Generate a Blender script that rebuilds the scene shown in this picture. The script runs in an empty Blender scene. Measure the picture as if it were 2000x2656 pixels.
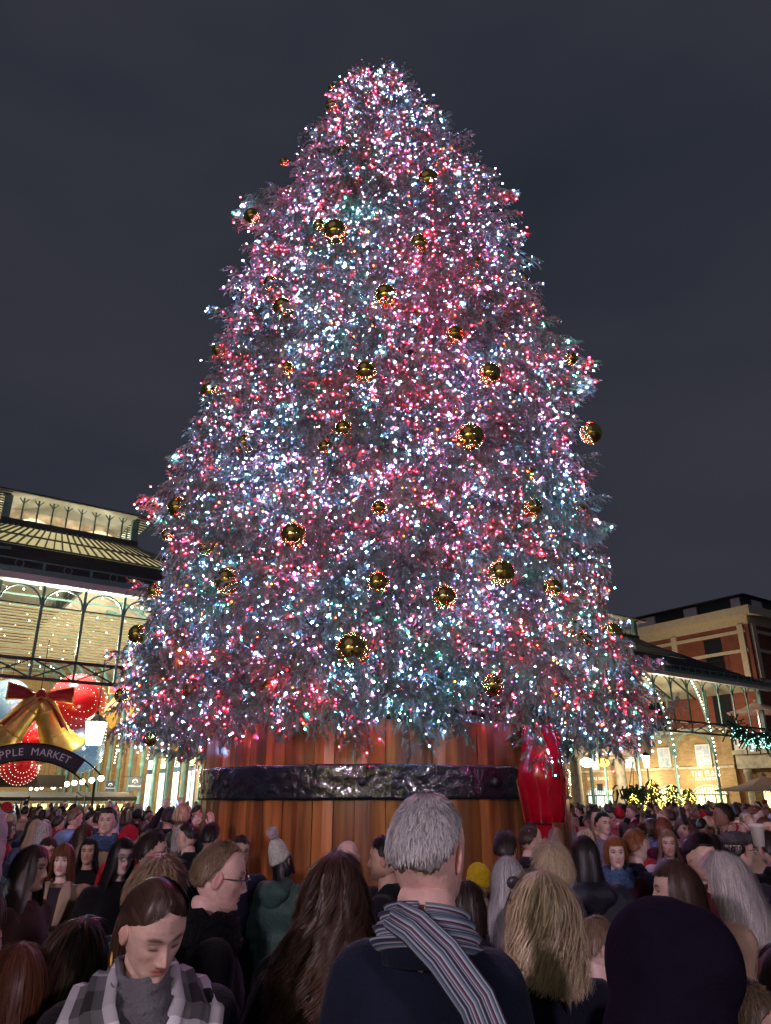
import bpy, bmesh, math, random
import numpy as np
from math import sin, cos, pi, radians, atan2, hypot, sqrt
from mathutils import Vector, Matrix, noise as mnoise
random.seed(7); rng = np.random.default_rng(7)
SC = bpy.context.scene; COL = SC.collection

# ------------------------------------------------------------------ camera, sky, light, exposure
CAM_H = 1.9; PITCH = radians(21.46); FPX = 1900.0
cam = bpy.data.cameras.new('camera'); cam.sensor_fit = 'HORIZONTAL'; cam.sensor_width = 36
cam.lens = 36*FPX/2000; cam.clip_end = 1000; cam.clip_start = 0.05
cam_o = bpy.data.objects.new('camera', cam); COL.objects.link(cam_o)
cam_o.location = (0, 0, CAM_H); cam_o.rotation_euler = (pi/2+PITCH, 0, 0); SC.camera = cam_o

world = bpy.data.worlds.new('World'); SC.world = world; world.use_nodes = True
wn = world.node_tree; wn.nodes.clear()
w_out = wn.nodes.new('ShaderNodeOutputWorld'); w_bg = wn.nodes.new('ShaderNodeBackground')
w_tc = wn.nodes.new('ShaderNodeTexCoord'); w_map = wn.nodes.new('ShaderNodeMapping'); w_n = wn.nodes.new('ShaderNodeTexNoise')
w_r = wn.nodes.new('ShaderNodeValToRGB'); w_map.inputs['Scale'].default_value = (1.0, 1.0, 2.4)
w_n.inputs['Scale'].default_value = 1.6; w_n.inputs['Detail'].default_value = 4; w_n.inputs['Roughness'].default_value = .5
w_r.color_ramp.elements[0].position = .3; w_r.color_ramp.elements[0].color = (.0185, .0235, .034, 1)
w_r.color_ramp.elements[1].position = .72; w_r.color_ramp.elements[1].color = (.037, .037, .052, 1)
for x, y in ((w_tc.outputs['Generated'], w_map.inputs[0]), (w_map.outputs[0], w_n.inputs['Vector']), (w_n.outputs['Fac'], w_r.inputs[0]),
             (w_r.outputs[0], w_bg.inputs['Color']), (w_bg.outputs[0], w_out.inputs[0])): wn.links.new(x, y)
w_bg.inputs['Strength'].default_value = 1.0

sun = bpy.data.lights.new('camera_fill', 'SUN'); sun.energy = .08; sun.angle = radians(50); sun.color = (.93, .74, 1.0)  # weak soft fill added from behind the camera, not a real source
sun_o = bpy.data.objects.new('camera_fill', sun); COL.objects.link(sun_o)
sun_o.rotation_euler = (radians(56), 0, radians(-28))

SC.view_settings.view_transform = 'Standard'; SC.view_settings.look = 'None'
SC.view_settings.exposure = 0; SC.view_settings.gamma = 1
SC.render.engine = 'CYCLES'; cy = SC.cycles
cy.use_denoising = True; cy.denoiser = 'OPENIMAGEDENOISE'
cy.use_light_tree = True; cy.max_bounces = 5; cy.diffuse_bounces = 2; cy.glossy_bounces = 3
cy.transmission_bounces = 4; cy.transparent_max_bounces = 8; cy.sample_clamp_indirect = 3; cy.sample_clamp_direct = 0
cy.caustics_reflective = False; cy.caustics_refractive = False

# ------------------------------------------------------------------ pixel -> place
cP, sP = cos(PITCH), sin(PITCH)
def ray(x, y):
    u = (x-1000)/FPX; v = (1328-y)/FPX
    return Vector((u, cP-v*sP, sP+v*cP))
def at(x, y, dist):                        # point seen at photo pixel x, y, dist metres over the ground
    d = ray(x, y); return Vector((0, 0, CAM_H))+d*(dist/hypot(d.x, d.y))
ANG = radians(35); KS = 1.4                # the market stands turned 35 degrees; KS metres per survey unit
AX = Vector((cos(ANG), sin(ANG), 0)); BX = Vector((-sin(ANG), cos(ANG), 0)); ORG = Vector((0, 42, 0))
def L(s, t, z): return (KS*s, KS*t, 1.9+KS*(z-1.9))
def on_front(x, y, t=0):                   # pixel -> (s, z) on the plane t of the market
    d = ray(x, y); k = (KS*t+ORG.y*BX.y)/(d.x*BX.x+d.y*BX.y)
    return ((k*d.x*AX.x+(k*d.y-ORG.y)*AX.y)/KS, 1.9+k*d.z/KS)
def on_side(x, y, s):
    d = ray(x, y); k = (KS*s+ORG.y*AX.y)/(d.x*AX.x+d.y*AX.y)
    return ((k*d.x*BX.x+(k*d.y-ORG.y)*BX.y)/KS, 1.9+k*d.z/KS)

# ------------------------------------------------------------------ materials
MATS = {}
def mat(name, col=(.5, .5, .5), rough=.6, metal=0, var=0.0, vscale=8, bump=0.0, bscale=30, emit=None, estr=1.0, objcol=False,
        tint=False, coat=0, stretch=(1, 1, 1), spec=.5, sheen=0, transl=0.0, alpha=1.0):
    if name in ('coat_cloth', 'knit'): spec = .15
    if name in MATS: return MATS[name]
    m = bpy.data.materials.new(name); m.use_nodes = True; MATS[name] = m
    nt = m.node_tree; N = nt.nodes; K = nt.links.new; b = N['Principled BSDF']
    b.inputs['Roughness'].default_value = rough; b.inputs['Metallic'].default_value = metal
    b.inputs['Specular IOR Level'].default_value = spec
    if coat: b.inputs['Coat Weight'].default_value = coat; b.inputs['Coat Roughness'].default_value = .08
    if sheen: b.inputs['Sheen Weight'].default_value = sheen; b.inputs['Sheen Roughness'].default_value = .5
    src = None
    if objcol:
        oi = N.new('ShaderNodeObjectInfo'); src = oi.outputs['Color']
    if tint:
        at_ = N.new('ShaderNodeAttribute'); at_.attribute_name = 'tint'
        if src is None and tint == 'only': src = at_.outputs['Color']
        else:
            mx = N.new('ShaderNodeMix'); mx.data_type = 'RGBA'; mx.blend_type = 'MULTIPLY'; mx.inputs[0].default_value = 1
            if src is None: mx.inputs[6].default_value = (*col, 1)
            else: K(src, mx.inputs[6])
            K(at_.outputs['Color'], mx.inputs[7]); src = mx.outputs[2]
    tc = N.new('ShaderNodeTexCoord'); mp = N.new('ShaderNodeMapping'); mp.inputs['Scale'].default_value = stretch
    K(tc.outputs['Object'], mp.inputs[0])
    if var:
        n = N.new('ShaderNodeTexNoise'); n.inputs['Scale'].default_value = vscale; n.inputs['Detail'].default_value = 5
        K(mp.outputs[0], n.inputs['Vector'])
        mr = N.new('ShaderNodeMapRange'); mr.inputs[1].default_value = .3; mr.inputs[2].default_value = .7
        mr.inputs[3].default_value = 1-var; mr.inputs[4].default_value = 1+var; K(n.outputs['Fac'], mr.inputs[0])
        mx = N.new('ShaderNodeMix'); mx.data_type = 'RGBA'; mx.blend_type = 'MULTIPLY'; mx.inputs[0].default_value = 1
        if src is None: mx.inputs[6].default_value = (*col, 1)
        else: K(src, mx.inputs[6])
        K(mr.outputs[0], mx.inputs[7]); src = mx.outputs[2]
    if src is None: b.inputs['Base Color'].default_value = (*col, 1)
    else: K(src, b.inputs['Base Color'])
    if bump:
        n = N.new('ShaderNodeTexNoise'); n.inputs['Scale'].default_value = bscale; n.inputs['Detail'].default_value = 4
        K(mp.outputs[0], n.inputs['Vector'])
        bp = N.new('ShaderNodeBump'); bp.inputs['Strength'].default_value = min(bump, 1); bp.inputs['Distance'].default_value = .02
        K(n.outputs['Fac'], bp.inputs['Height']); K(bp.outputs[0], b.inputs['Normal'])
    if emit is not None:
        b.inputs['Emission Color'].default_value = (*emit, 1); b.inputs['Emission Strength'].default_value = estr
    if transl:
        tr = N.new('ShaderNodeBsdfTranslucent'); tr.inputs[0].default_value = (*col, 1)
        ms = N.new('ShaderNodeMixShader'); ms.inputs[0].default_value = transl
        K(b.outputs[0], ms.inputs[1]); K(tr.outputs[0], ms.inputs[2]); K(ms.outputs[0], N['Material Output'].inputs[0])
    return m
def brick_mat(name, c1, c2, mortar, bw, bh, axis, rough=.8):       # axis: which object axes give (u, v)
    m = bpy.data.materials.new(name); m.use_nodes = True; nt = m.node_tree; N = nt.nodes; K = nt.links.new; b = N['Principled BSDF']
    tc = N.new('ShaderNodeTexCoord'); sp = N.new('ShaderNodeSeparateXYZ'); cb = N.new('ShaderNodeCombineXYZ')
    K(tc.outputs['Object'], sp.inputs[0]); K(sp.outputs[axis], cb.inputs[0]); K(sp.outputs[2], cb.inputs[1])
    br = N.new('ShaderNodeTexBrick'); br.inputs['Scale'].default_value = 1; br.inputs['Brick Width'].default_value = bw
    br.inputs['Row Height'].default_value = bh; br.inputs['Mortar Size'].default_value = bh*.1
    br.inputs['Color1'].default_value = (*c1, 1); br.inputs['Color2'].default_value = (*c2, 1); br.inputs['Mortar'].default_value = (*mortar, 1)
    K(cb.outputs[0], br.inputs['Vector'])
    n = N.new('ShaderNodeTexNoise'); n.inputs['Scale'].default_value = .8; n.inputs['Detail'].default_value = 6; K(tc.outputs['Object'], n.inputs['Vector'])
    mr = N.new('ShaderNodeMapRange'); mr.inputs[3].default_value = .6; mr.inputs[4].default_value = 1.35; K(n.outputs['Fac'], mr.inputs[0])
    mx = N.new('ShaderNodeMix'); mx.data_type = 'RGBA'; mx.blend_type = 'MULTIPLY'; mx.inputs[0].default_value = 1
    K(br.outputs['Color'], mx.inputs[6]); K(mr.outputs[0], mx.inputs[7]); K(mx.outputs[2], b.inputs['Base Color'])
    bp = N.new('ShaderNodeBump'); bp.inputs['Strength'].default_value = .5; bp.inputs['Distance'].default_value = .02; bp.invert = True
    K(br.outputs['Fac'], bp.inputs['Height']); K(bp.outputs[0], b.inputs['Normal']); b.inputs['Roughness'].default_value = rough
    return m

# ------------------------------------------------------------------ mesh builder
class MB:
    def __init__(s): s.v = []; s.f = []; s.m = []; s.cm = 0
    def add(s, vs, fs):
        o = len(s.v); s.v += [tuple(p) for p in vs]; s.f += [tuple(i+o for i in f) for f in fs]; s.m += [s.cm]*len(fs); return s
    def box(s, x0, x1, y0, y1, z0, z1):
        return s.add([(x, y, z) for z in (z0, z1) for y in (y0, y1) for x in (x0, x1)],
                     [(0, 2, 3, 1), (4, 5, 7, 6), (0, 1, 5, 4), (2, 6, 7, 3), (0, 4, 6, 2), (1, 3, 7, 5)])
    def bar(s, p, q, w, h=None, up=(0, 0, 1)):
        h = h or w; p = Vector(p); q = Vector(q); d = (q-p).normalized(); a = d.cross(Vector(up))
        if a.length < 1e-4: a = d.cross(Vector((0, 1, 0)))
        a.normalize(); b = a.cross(d).normalized(); a = a*w/2; b = b*h/2
        return s.add([p-a-b, p+a-b, p+a+b, p-a+b, q-a-b, q+a-b, q+a+b, q-a+b],
                     [(0, 3, 2, 1), (4, 5, 6, 7), (0, 1, 5, 4), (1, 2, 6, 5), (2, 3, 7, 6), (3, 0, 4, 7)])
    def tube(s, pts, r, n=6, cap=True):
        pts = [Vector(p) for p in pts]; R = r if hasattr(r, '__len__') else [r]*len(pts); vs = []; ref = None
        for i, p in enumerate(pts):
            d = (pts[min(i+1, len(pts)-1)]-pts[max(i-1, 0)]).normalized()
            if ref is None: ref = Vector((0, 0, 1)) if abs(d.z) < .9 else Vector((1, 0, 0))
            a = d.cross(ref).normalized(); b = a.cross(d).normalized(); ref = b
            vs += [p+(a*cos(2*pi*k/n)+b*sin(2*pi*k/n))*R[i] for k in range(n)]
        fs = [(i*n+k, i*n+(k+1) % n, (i+1)*n+(k+1) % n, (i+1)*n+k) for i in range(len(pts)-1) for k in range(n)]
        if cap: fs += [tuple(range(n))[::-1], tuple((len(pts)-1)*n+k for k in range(n))]
        return s.add(vs, fs)
    def lathe(s, prof, n=16, c=(0, 0, 0), M=None):
        vs = []
        for r, z in prof:
            for k in range(n):
                p = Vector((r*cos(2*pi*k/n), r*sin(2*pi*k/n), z))
                if M is not None: p = M @ p
                vs.append(p+Vector(c))
        fs = [(i*n+k, i*n+(k+1) % n, (i+1)*n+(k+1) % n, (i+1)*n+k) for i in range(len(prof)-1) for k in range(n)]
        fs += [tuple(range(n))[::-1], tuple((len(prof)-1)*n+k for k in range(n))]
        return s.add(vs, fs)
    def prism(s, poly, n, th):                                  # poly: list of points in a plane, thickened along n
        n = Vector(n).normalized()*th; k = len(poly); P = [Vector(p) for p in poly]
        return s.add([*P, *[p+n for p in P]], [tuple(range(k))[::-1], tuple(range(k, 2*k))]+[(i, (i+1) % k, k+(i+1) % k, k+i) for i in range(k)])
    def ball(s, c, r, n=8, m=6, M=None):
        r = r if hasattr(r, '__len__') else (r, r, r); vs = []; c = Vector(c)
        for i in range(1, m):
            t = pi*i/m
            for k in range(n):
                p = Vector((r[0]*sin(t)*cos(2*pi*k/n), r[1]*sin(t)*sin(2*pi*k/n), r[2]*cos(t)))
                if M is not None: p = M @ p
                vs.append(c+p)
        T = Vector((0, 0, r[2])); 
        if M is not None: T = M @ T
        vs += [c+T, c-T]; a = len(vs)-2
        fs = [(i*n+k, (i+1)*n+k, (i+1)*n+(k+1) % n, i*n+(k+1) % n) for i in range(m-2) for k in range(n)]
        fs += [(a, k, (k+1) % n) for k in range(n)]+[(a+1, (m-2)*n+(k+1) % n, (m-2)*n+k) for k in range(n)]
        return s.add(vs, fs)
    def mesh(s, name, mats, smooth=False):
        me = bpy.data.meshes.new(name); me.from_pydata(s.v, [], s.f)
        for m in (mats if isinstance(mats, (list, tuple)) else [mats]): me.materials.append(m)
        if max(s.m, default=0) > 0: me.polygons.foreach_set('material_index', s.m)
        if smooth: me.polygons.foreach_set('use_smooth', [True]*len(s.f))
        me.update(); return me
    def build(s, name, mats, parent=None, smooth=False, loc=None):
        return link(name, s.mesh(name, mats, smooth), parent, loc)
def link(name, data, parent=None, loc=None, rot=None):
    o = bpy.data.objects.new(name, data); COL.objects.link(o)
    if parent: o.parent = parent
    if loc is not None: o.location = loc
    if rot is not None: o.rotation_euler = rot
    return o
def tag(o, label=None, cat=None, group=None, kind=None):
    if label: o['label'] = label
    if cat: o['category'] = cat
    if group: o['group'] = group
    if kind: o['kind'] = kind
    return o
def empty(name, loc=(0, 0, 0), rz=0, **k): return tag(link(name, None, None, loc, (0, 0, rz)), **k)
def npmesh(name, V, F, mats, midx=None, smooth=False, tint=None):
    """V (n,3), F (m,k) of one face size -> mesh"""
    me = bpy.data.meshes.new(name); V = np.asarray(V, np.float32); F = np.asarray(F, np.int32); k = F.shape[1]
    me.vertices.add(len(V)); me.vertices.foreach_set('co', V.ravel())
    me.loops.add(F.size); me.loops.foreach_set('vertex_index', F.ravel())
    me.polygons.add(len(F)); me.polygons.foreach_set('loop_start', np.arange(0, F.size, k, dtype=np.int32))
    for m in (mats if isinstance(mats, (list, tuple)) else [mats]): me.materials.append(m)
    if midx is not None: me.polygons.foreach_set('material_index', np.asarray(midx, np.int32))
    if smooth: me.polygons.foreach_set('use_smooth', np.ones(len(F), bool))
    if tint is not None:
        a = me.color_attributes.new('tint', 'FLOAT_COLOR', 'POINT'); c = np.ones((len(V), 4), np.float32); c[:, :tint.shape[1]] = tint
        a.data.foreach_set('color', c.ravel())
    me.update(calc_edges=True); me.validate(); return me
def text(name, body, size, m, parent, loc, rot=(pi/2, 0, 0), ext=.01, align='CENTER'):
    c = bpy.data.curves.new(name, 'FONT'); c.body = body; c.size = size; c.extrude = ext; c.align_x = align; c.align_y = 'CENTER'
    c.materials.append(m)
    o = bpy.data.objects.new(name, c); COL.objects.link(o); bpy.context.view_layer.update()
    me = bpy.data.meshes.new_from_object(o.evaluated_get(bpy.context.evaluated_depsgraph_get())); bpy.data.objects.remove(o)
    return link(name, me, parent, loc, rot)
LAMP = 3.6
def lamp(name, loc, power, col, r=.1, parent=None):
    l = bpy.data.lights.new(name, 'POINT'); l.energy = power*LAMP; l.color = col; l.shadow_soft_size = r
    return link(name, l, parent, loc)
def unique_labels(objs, words=('leftmost', 'second from the left', 'third from the left', 'fourth from the left', 'fifth from the left', 'sixth from the left')):
    """objs: list of (object, label, screen x). Adds an order word to labels that would repeat."""
    d = {}
    for o, l, x in objs: d.setdefault(l, []).append((x, o))
    for l, v in d.items():
        v.sort(key=lambda q: q[0])
        for i, (x, o) in enumerate(v):
            o['label'] = l if len(v) == 1 else (l if i >= len(words) else f'{words[i]}: {l}' if False else f'{l}, {words[i]} of them')
# ------------------------------------------------------------------ shared materials
M_TEAL = mat('teal_iron', (.12, .25, .23), .5, var=.2, vscale=4)
M_DIRON = mat('dark_iron', (.035, .045, .05), .5)
M_CREAM = mat('cream_paint', (.62, .57, .42), .6, var=.1, vscale=3)
M_WHITE = mat('white_paint', (.7, .68, .66), .55, var=.08, vscale=3)
M_SLATE = mat('slate', (.03, .028, .035), .75, var=.35, vscale=3, bump=.3, bscale=12)
M_STONE = mat('pale_stone', (.42, .37, .28), .8, var=.28, vscale=2.5, bump=.3, bscale=14)
M_GLASS = mat('frosted_glass', (.82, .81, .66), .35, var=.22, vscale=1.6, transl=.65)
M_SOFFIT = mat('soffit_boards', (.6, .55, .4), .7, var=.12, vscale=5, stretch=(1, 8, 1))
M_GOLD = mat('gold_leaf', (.86, .57, .14), .36, metal=.55, var=.22, vscale=2.5, bump=.25, bscale=9)
M_RED = mat('red_cloth', (.45, .018, .02), .5, var=.25, vscale=3, bump=.3, bscale=8)
M_RING = mat('grey_green_iron', (.2, .26, .26), .5)
M_BLACK = mat('black_iron', (.012, .012, .014), .35)
M_WARM = mat('warm_bulb', (1, .9, .6), .5, emit=(1, .83, .5), estr=9)
M_WARMW = mat('lamp_glass', (1, .95, .8), .4, emit=(1, .93, .72), estr=14)
M_LIT = mat('lit_window', (.8, .85, .8), .3, emit=(.72, .9, .85), estr=1.1, var=.3, vscale=3)
M_LITW = mat('lit_shop', (.9, .8, .4), .3, emit=(1, .86, .36), estr=1.6, var=.3, vscale=3)
M_DGLASS = mat('dark_glass', (.02, .025, .03), .1)
M_YBRICK = brick_mat('yellow_brick', (.40, .25, .10), (.30, .18, .07), (.30, .24, .15), .42, .14, 1)
M_YBRICKX = brick_mat('yellow_brick_front', (.40, .25, .10), (.30, .18, .07), (.30, .24, .15), .42, .14, 0)
M_RBRICKY = brick_mat('red_brick', (.26, .065, .035), (.2, .05, .03), (.2, .12, .09), .45, .15, 1)
M_RBRICKX = brick_mat('red_brick_front', (.26, .065, .035), (.2, .05, .03), (.2, .12, .09), .45, .15, 0)

# ------------------------------------------------------------------ ground: granite setts of the piazza
m = bpy.data.materials.new('setts'); m.use_nodes = True; nt = m.node_tree; N = nt.nodes; K = nt.links.new
tc = N.new('ShaderNodeTexCoord'); br = N.new('ShaderNodeTexBrick'); br.inputs['Scale'].default_value = 1
br.inputs['Brick Width'].default_value = .28; br.inputs['Row Height'].default_value = .14; br.inputs['Mortar Size'].default_value = .012
br.inputs['Color1'].default_value = (.09, .085, .09, 1); br.inputs['Color2'].default_value = (.05, .05, .055, 1); br.inputs['Mortar'].default_value = (.02, .02, .02, 1)
bp = N.new('ShaderNodeBump'); bp.invert = True; K(tc.outputs['Object'], br.inputs['Vector']); K(br.outputs['Color'], N['Principled BSDF'].inputs['Base Color'])
K(br.outputs['Fac'], bp.inputs['Height']); K(bp.outputs[0], N['Principled BSDF'].inputs['Normal']); N['Principled BSDF'].inputs['Roughness'].default_value = .45
g = MB(); g.add([(-400, -400, 0), (400, -400, 0), (400, 400, 0), (-400, 400, 0)], [(0, 1, 2, 3)])
tag(g.build('ground', m), kind='structure')

# ------------------------------------------------------------------ the market halls
def root(name, **k): return empty(name, ORG, ANG, **k)
ZE = 8.55                                   # eaves (survey units)
def hall(c, label, louvre, pitch, first, last):
    R = root('market_hall', label=label, cat='market hall', group='glass roofed market halls')
    def P(*a): return Vector(L(*a))
    # roof: slate hip at the front and two side slopes, each a slab
    hw, mw, tm, zm, tb = 9.5, 2.35, 4.0, 11.35, 27.0
    def slab(name, q, m_, th=.18):
        q = [P(*a) for a in q]; n = (q[1]-q[0]).cross(q[2]-q[0]).normalized()
        if n.z > 0: n = -n
        b = MB(); b.prism(q, n, th); return b.build(name, m_, R)
    f = .48; sx = lambda k: hw+(mw-hw)*k; tt = lambda k: -.25+(tm+.25)*k; zz = lambda k: 8.62+(zm-8.62)*k
    slab('roof', [(c-hw, -.25, 8.62), (c+hw, -.25, 8.62), (c+sx(f), tt(f), zz(f)), (c-sx(f), tt(f), zz(f))], M_SLATE)
    g0 = 3.9
    for sg in (-1, 1):
        slab('roof', [(c+sg*g0, tt(f), zz(f)), (c+sg*sx(f), tt(f), zz(f)), (c+sg*mw, tm, zm)], M_SLATE)
        slab('roof', [(c+sg*hw, -.25, 8.62), (c+sg*hw, tb, 8.62), (c+sg*(hw+mw)/2, tb, (8.62+zm)/2), (c+sg*(hw+mw)/2, (tm-.25)/2, (8.62+zm)/2)], M_SLATE)
        slab('glass_roof', [(c+sg*(hw+mw)/2, (tm-.25)/2, (8.62+zm)/2), (c+sg*(hw+mw)/2, tb, (8.62+zm)/2), (c+sg*mw, tb, zm), (c+sg*mw, tm, zm)], M_GLASS, .06)
        # boarded soffit under the side slope
        slab('soffit', [(c+sg*(hw-.3), 0.1, 8.34), (c+sg*(hw-.3), tb, 8.34), (c+sg*mw, tb, zm-.2), (c+sg*mw, tm, zm-.2)], M_SOFFIT, .04)
        # hip side of the glass strip bars
    # glazed strip: panes and bars
    nb = 26; bars = MB()
    def gp(u, k):                            # u -1..1 across, k 0..1 up the strip
        kk = f+(1-f)*k; e = g0+(mw-g0)*k; return (c+u*e, tt(kk), zz(kk))
    for i in range(nb):
        for j in range(2):
            u0 = -1+2*i/nb; u1 = -1+2*(i+1)/nb; k0, k1 = (0, .47) if j == 0 else (.47, 1)
            q = [P(*gp(u0, k0)), P(*gp(u1, k0)), P(*gp(u1, k1)), P(*gp(u0, k1))]
            b = MB(); b.prism(q, (0, .7, -1), .03); b.build('pane', M_GLASS, R)
    for i in range(nb+1):
        u = -1+2*i/nb; bars.bar(P(*gp(u, 0))+Vector((0, -.03, .05)), P(*gp(u, 1))+Vector((0, -.03, .05)), .06, .08)
    for k in (0, .47, 1): bars.bar(P(*gp(-1, k))+Vector((0, -.03, .05)), P(*gp(1, k))+Vector((0, -.03, .05)), .07, .07)
    bars.build('glazing_bar', M_DIRON, R)
    # monitor (lantern) with mullions, netting and hipped glass roof
    ze = 12.45; zp = 13.55
    b = MB(); p0, p1 = P(c-mw-.15, tm-.12, zm-.06), P(c+mw+.15, tm+.1, zm+.2); b.box(p0.x, p1.x, p0.y, p1.y, p0.z, p1.z); b.build('sill_rail', M_DIRON, R)
    for sg in (-1, 1):
        b = MB(); p0, p1 = P(c+sg*mw-.13, tm-.05, zm), P(c+sg*mw+.13, tm+.2, ze); b.box(p0.x, p1.x, p0.y, p1.y, p0.z, p1.z); b.build('corner_post', M_TEAL, R)
        b = MB(); p0, p1 = P(c+sg*mw-.05, tm, zm-.05), P(c+sg*mw+.05, tb, zm+.15); b.box(p0.x, p1.x, p0.y, p1.y, p0.z, p1.z); b.build('sill_rail', M_DIRON, R)
        for i in range(14):
            t = tm+1.2+i*1.6; b = MB(); b.bar(P(c+sg*mw, t, zm), P(c+sg*mw, t, ze), .09); b.build('mullion', M_TEAL, R)
    for i in range(1, 9):
        s = c-mw+2*mw*i/9; b = MB(); b.bar(P(s, tm, zm), P(s, tm, ze), .075)
        for dx in (-.16, .16): b.bar(P(s, tm, ze-.22), P(s+dx, tm, ze-.02), .045)
        b.build('mullion', M_TEAL, R)
    ov = .62                                  # wide eaves
    e = [(c-mw-ov, tm-.45, ze+.02), (c+mw+ov, tm-.45, ze+.02)]; rp = (c, tm+mw, zp)
    roof_rows = 12; bars = MB()
    def mp(u, k): a = Vector(e[0]).lerp(Vector(e[1]), (u+1)/2); return a.lerp(Vector(rp), k)
    for i in range(roof_rows*2):
        u0 = -1+i/roof_rows; u1 = u0+1/roof_rows
        for k0, k1 in ((0, .3), (.3, .62), (.62, 1)):
            if k1 == 1: q = [mp(u0, k0), mp(u1, k0), Vector(rp)]
            else: q = [mp(u0, k0), mp(u1, k0), mp(u1, k1), mp(u0, k1)]
            b = MB(); b.prism([P(*a) for a in q], (0, .7, -1), .03); b.build('pane', M_GLASS, R)
        bars.bar(P(*mp(u0, 0))+Vector((0, 0, .05)), P(*mp(u0, 1))+Vector((0, 0, .05)), .05)
    for k in (0, .3, .62): bars.bar(P(*mp(-1, k))+Vector((0, -.02, .05)), P(*mp(1, k))+Vector((0, -.02, .05)), .06)
    bars.build('glazing_bar', M_DIRON, R)
    for sg in (-1, 1):
        q = [(c+sg*(mw+ov), tm-.45, ze+.02), (c+sg*(mw+ov), tb, ze+.02), (c, tb, zp), (c, tm+mw, zp)]
        slab('glass_roof', q, M_GLASS, .05)
        b = MB()
        for i in range(40):
            t = tm-.4+i*.28; z0 = ze-.02; b.bar(P(c+sg*(mw+ov), t, z0), P(c+sg*(mw-.05), t, z0+.02), .07, .05)
        b.build('eaves_rafter', M_DIRON, R)
        b = MB(); q = [P(c+sg*(mw+ov), tm-.45, ze+.0), P(c+sg*(mw+ov), tm+11, ze+.0), P(c+sg*mw, tm+11, ze+.02), P(c+sg*mw, tm-.45, ze+.02)]
        b.prism(q, (0, 0, 1), .02); b.build('soffit', M_SOFFIT, R)
    # netting hung inside the monitor
    nv = []; nf = []; rr = random.Random(3)
    def net(u, w): return P(c-mw+.15+u*(2*mw-.3), tm+.5+w*2.2, zm+.15+.75*w+.08*sin(u*9)+.1*sin(u*23+w*4)+.22*sin(w*pi))
    b = MB()
    for i in range(70): b.tube([net(i/69, w/8) for w in range(9)], .028, 3, False)
    for j in range(22): b.tube([net(u/30, j/21) for u in range(31)], .028, 3, False)
    tag(b.build('netting', M_CREAM, R), kind='stuff')
    b = MB(); q = [P(c-mw, tm+3.2, zm-.1), P(c+mw, tm+3.2, zm-.1), P(c+mw, tm+2.6, ze+.4), P(c-mw, tm+2.6, ze+.4)]
    b.prism(q, (0, 1, 0), .05); b.build('blind', mat('tan_blind', (.36, .29, .2), .8, var=.35, vscale=2.5), R)
    # gutter, fascia, balustrade
    b = MB(); p0, p1 = P(c-hw, -.32, 8.22), P(c+hw, .02, 8.55); b.box(p0.x, p1.x, p0.y, p1.y, p0.z, p0.z+.3); b.build('fascia', M_WHITE, R)
    b = MB(); b.box(p0.x, p1.x, p0.y-.12, p1.y, p0.z+.303, p1.z); b.build('gutter', M_TEAL, R)
    b = MB(); b.bar(P(c-hw, -.3, 8.86), P(c+hw, -.3, 8.86), .05); b.bar(P(c-hw, -.3, 8.6), P(c+hw, -.3, 8.6), .05); b.build('balustrade_rail', M_TEAL, R)
    st = 1.43
    for i in range(-6, 7):
        s = c+i*st; b = MB(); b.bar(P(s, -.3, 8.57), P(s, -.3, 8.86), .12, .06); b.build('baluster', M_TEAL, R)
        b = MB(); cc = P(s+st/2, -.3, 8.73); b.tube([cc+Vector((.17*cos(a*pi/10), 0, .17*sin(a*pi/10))) for a in range(21)], .022, 5, False); b.build('ring', M_RING, R)
    # arcade of mullions, arched lights, louvre slats and braced beam
    zs, zt, z1, z0 = 7.6, 8.2, 5.9, 5.33
    col = MB(); w = pitch
    col.bar((0, 0, L(0, 0, z0)[2]), (0, 0, L(0, 0, zt)[2]), .11, .09); cm = col.mesh('mullion', M_TEAL)
    ab = MB(); ab.tube([((w/2-.04)*KS*cos(a*pi/14), 0, L(0, 0, zs)[2]+(w/2-.04)*KS*.95*sin(a*pi/14)) for a in range(15)], .05, 5)
    am = ab.mesh('arch', M_TEAL)
    sb = MB(); sb.add(*(lambda W: ([(-W, -.03, -.052), (W, -.03, -.052), (W, .05, .052), (-W, .05, .052), (-W, -.015, -.055), (W, -.015, -.055), (W, .065, .035), (-W, .065, .035)],
        [(0, 1, 2, 3), (4, 7, 6, 5), (0, 4, 5, 1), (2, 6, 7, 3), (0, 3, 7, 4), (1, 5, 6, 2)]))((w/2-.045)*KS)); sm = sb.mesh('slat', M_SLAT)
    s = first; k = 0
    while s <= last+.01:
        link('mullion', cm, R, L(s, 0, 0)[:2]+(0,))
        if s < last-.01:
            link('arch', am, R, (L(s+w/2, 0, 0)[0], 0, 0))
            if louvre:
                for j in range(19): link('slat', sm, R, (L(s+w/2, 0, 0)[0], .05, L(0, 0, z1+.05+j*(zs-z1)/19)[2]))
            b = MB(); b.bar(P(s, 0, z0), P(s+w, 0, z1), .06); b.bar(P(s, -.06, z1), P(s+w, -.06, z0), .06); cc = P(s+w/2, -.03, (z0+z1)/2)
            b.ball(cc, .1, 8, 5); b.build('brace', M_DIRON, R)
        s += w
    b = MB(); 
    for z in (z0, z1): b.bar(P(first, 0.02, z), P(last, .02, z), .16, .14)
    b.bar(P(first, .02, zs-.03), P(last, .02, zs-.03), .05) if louvre else None
    b.build('beam', M_DIRON, R)
    return R, P
M_SLAT = mat('louvre_slat', (.8, .76, .6), .5, var=.12, vscale=1.2, transl=.6)
HL, P = hall(-11.9, 'glass roofed market hall with louvred arches, left of the tree', True, 1.26, -16.94, -3.08)
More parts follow.
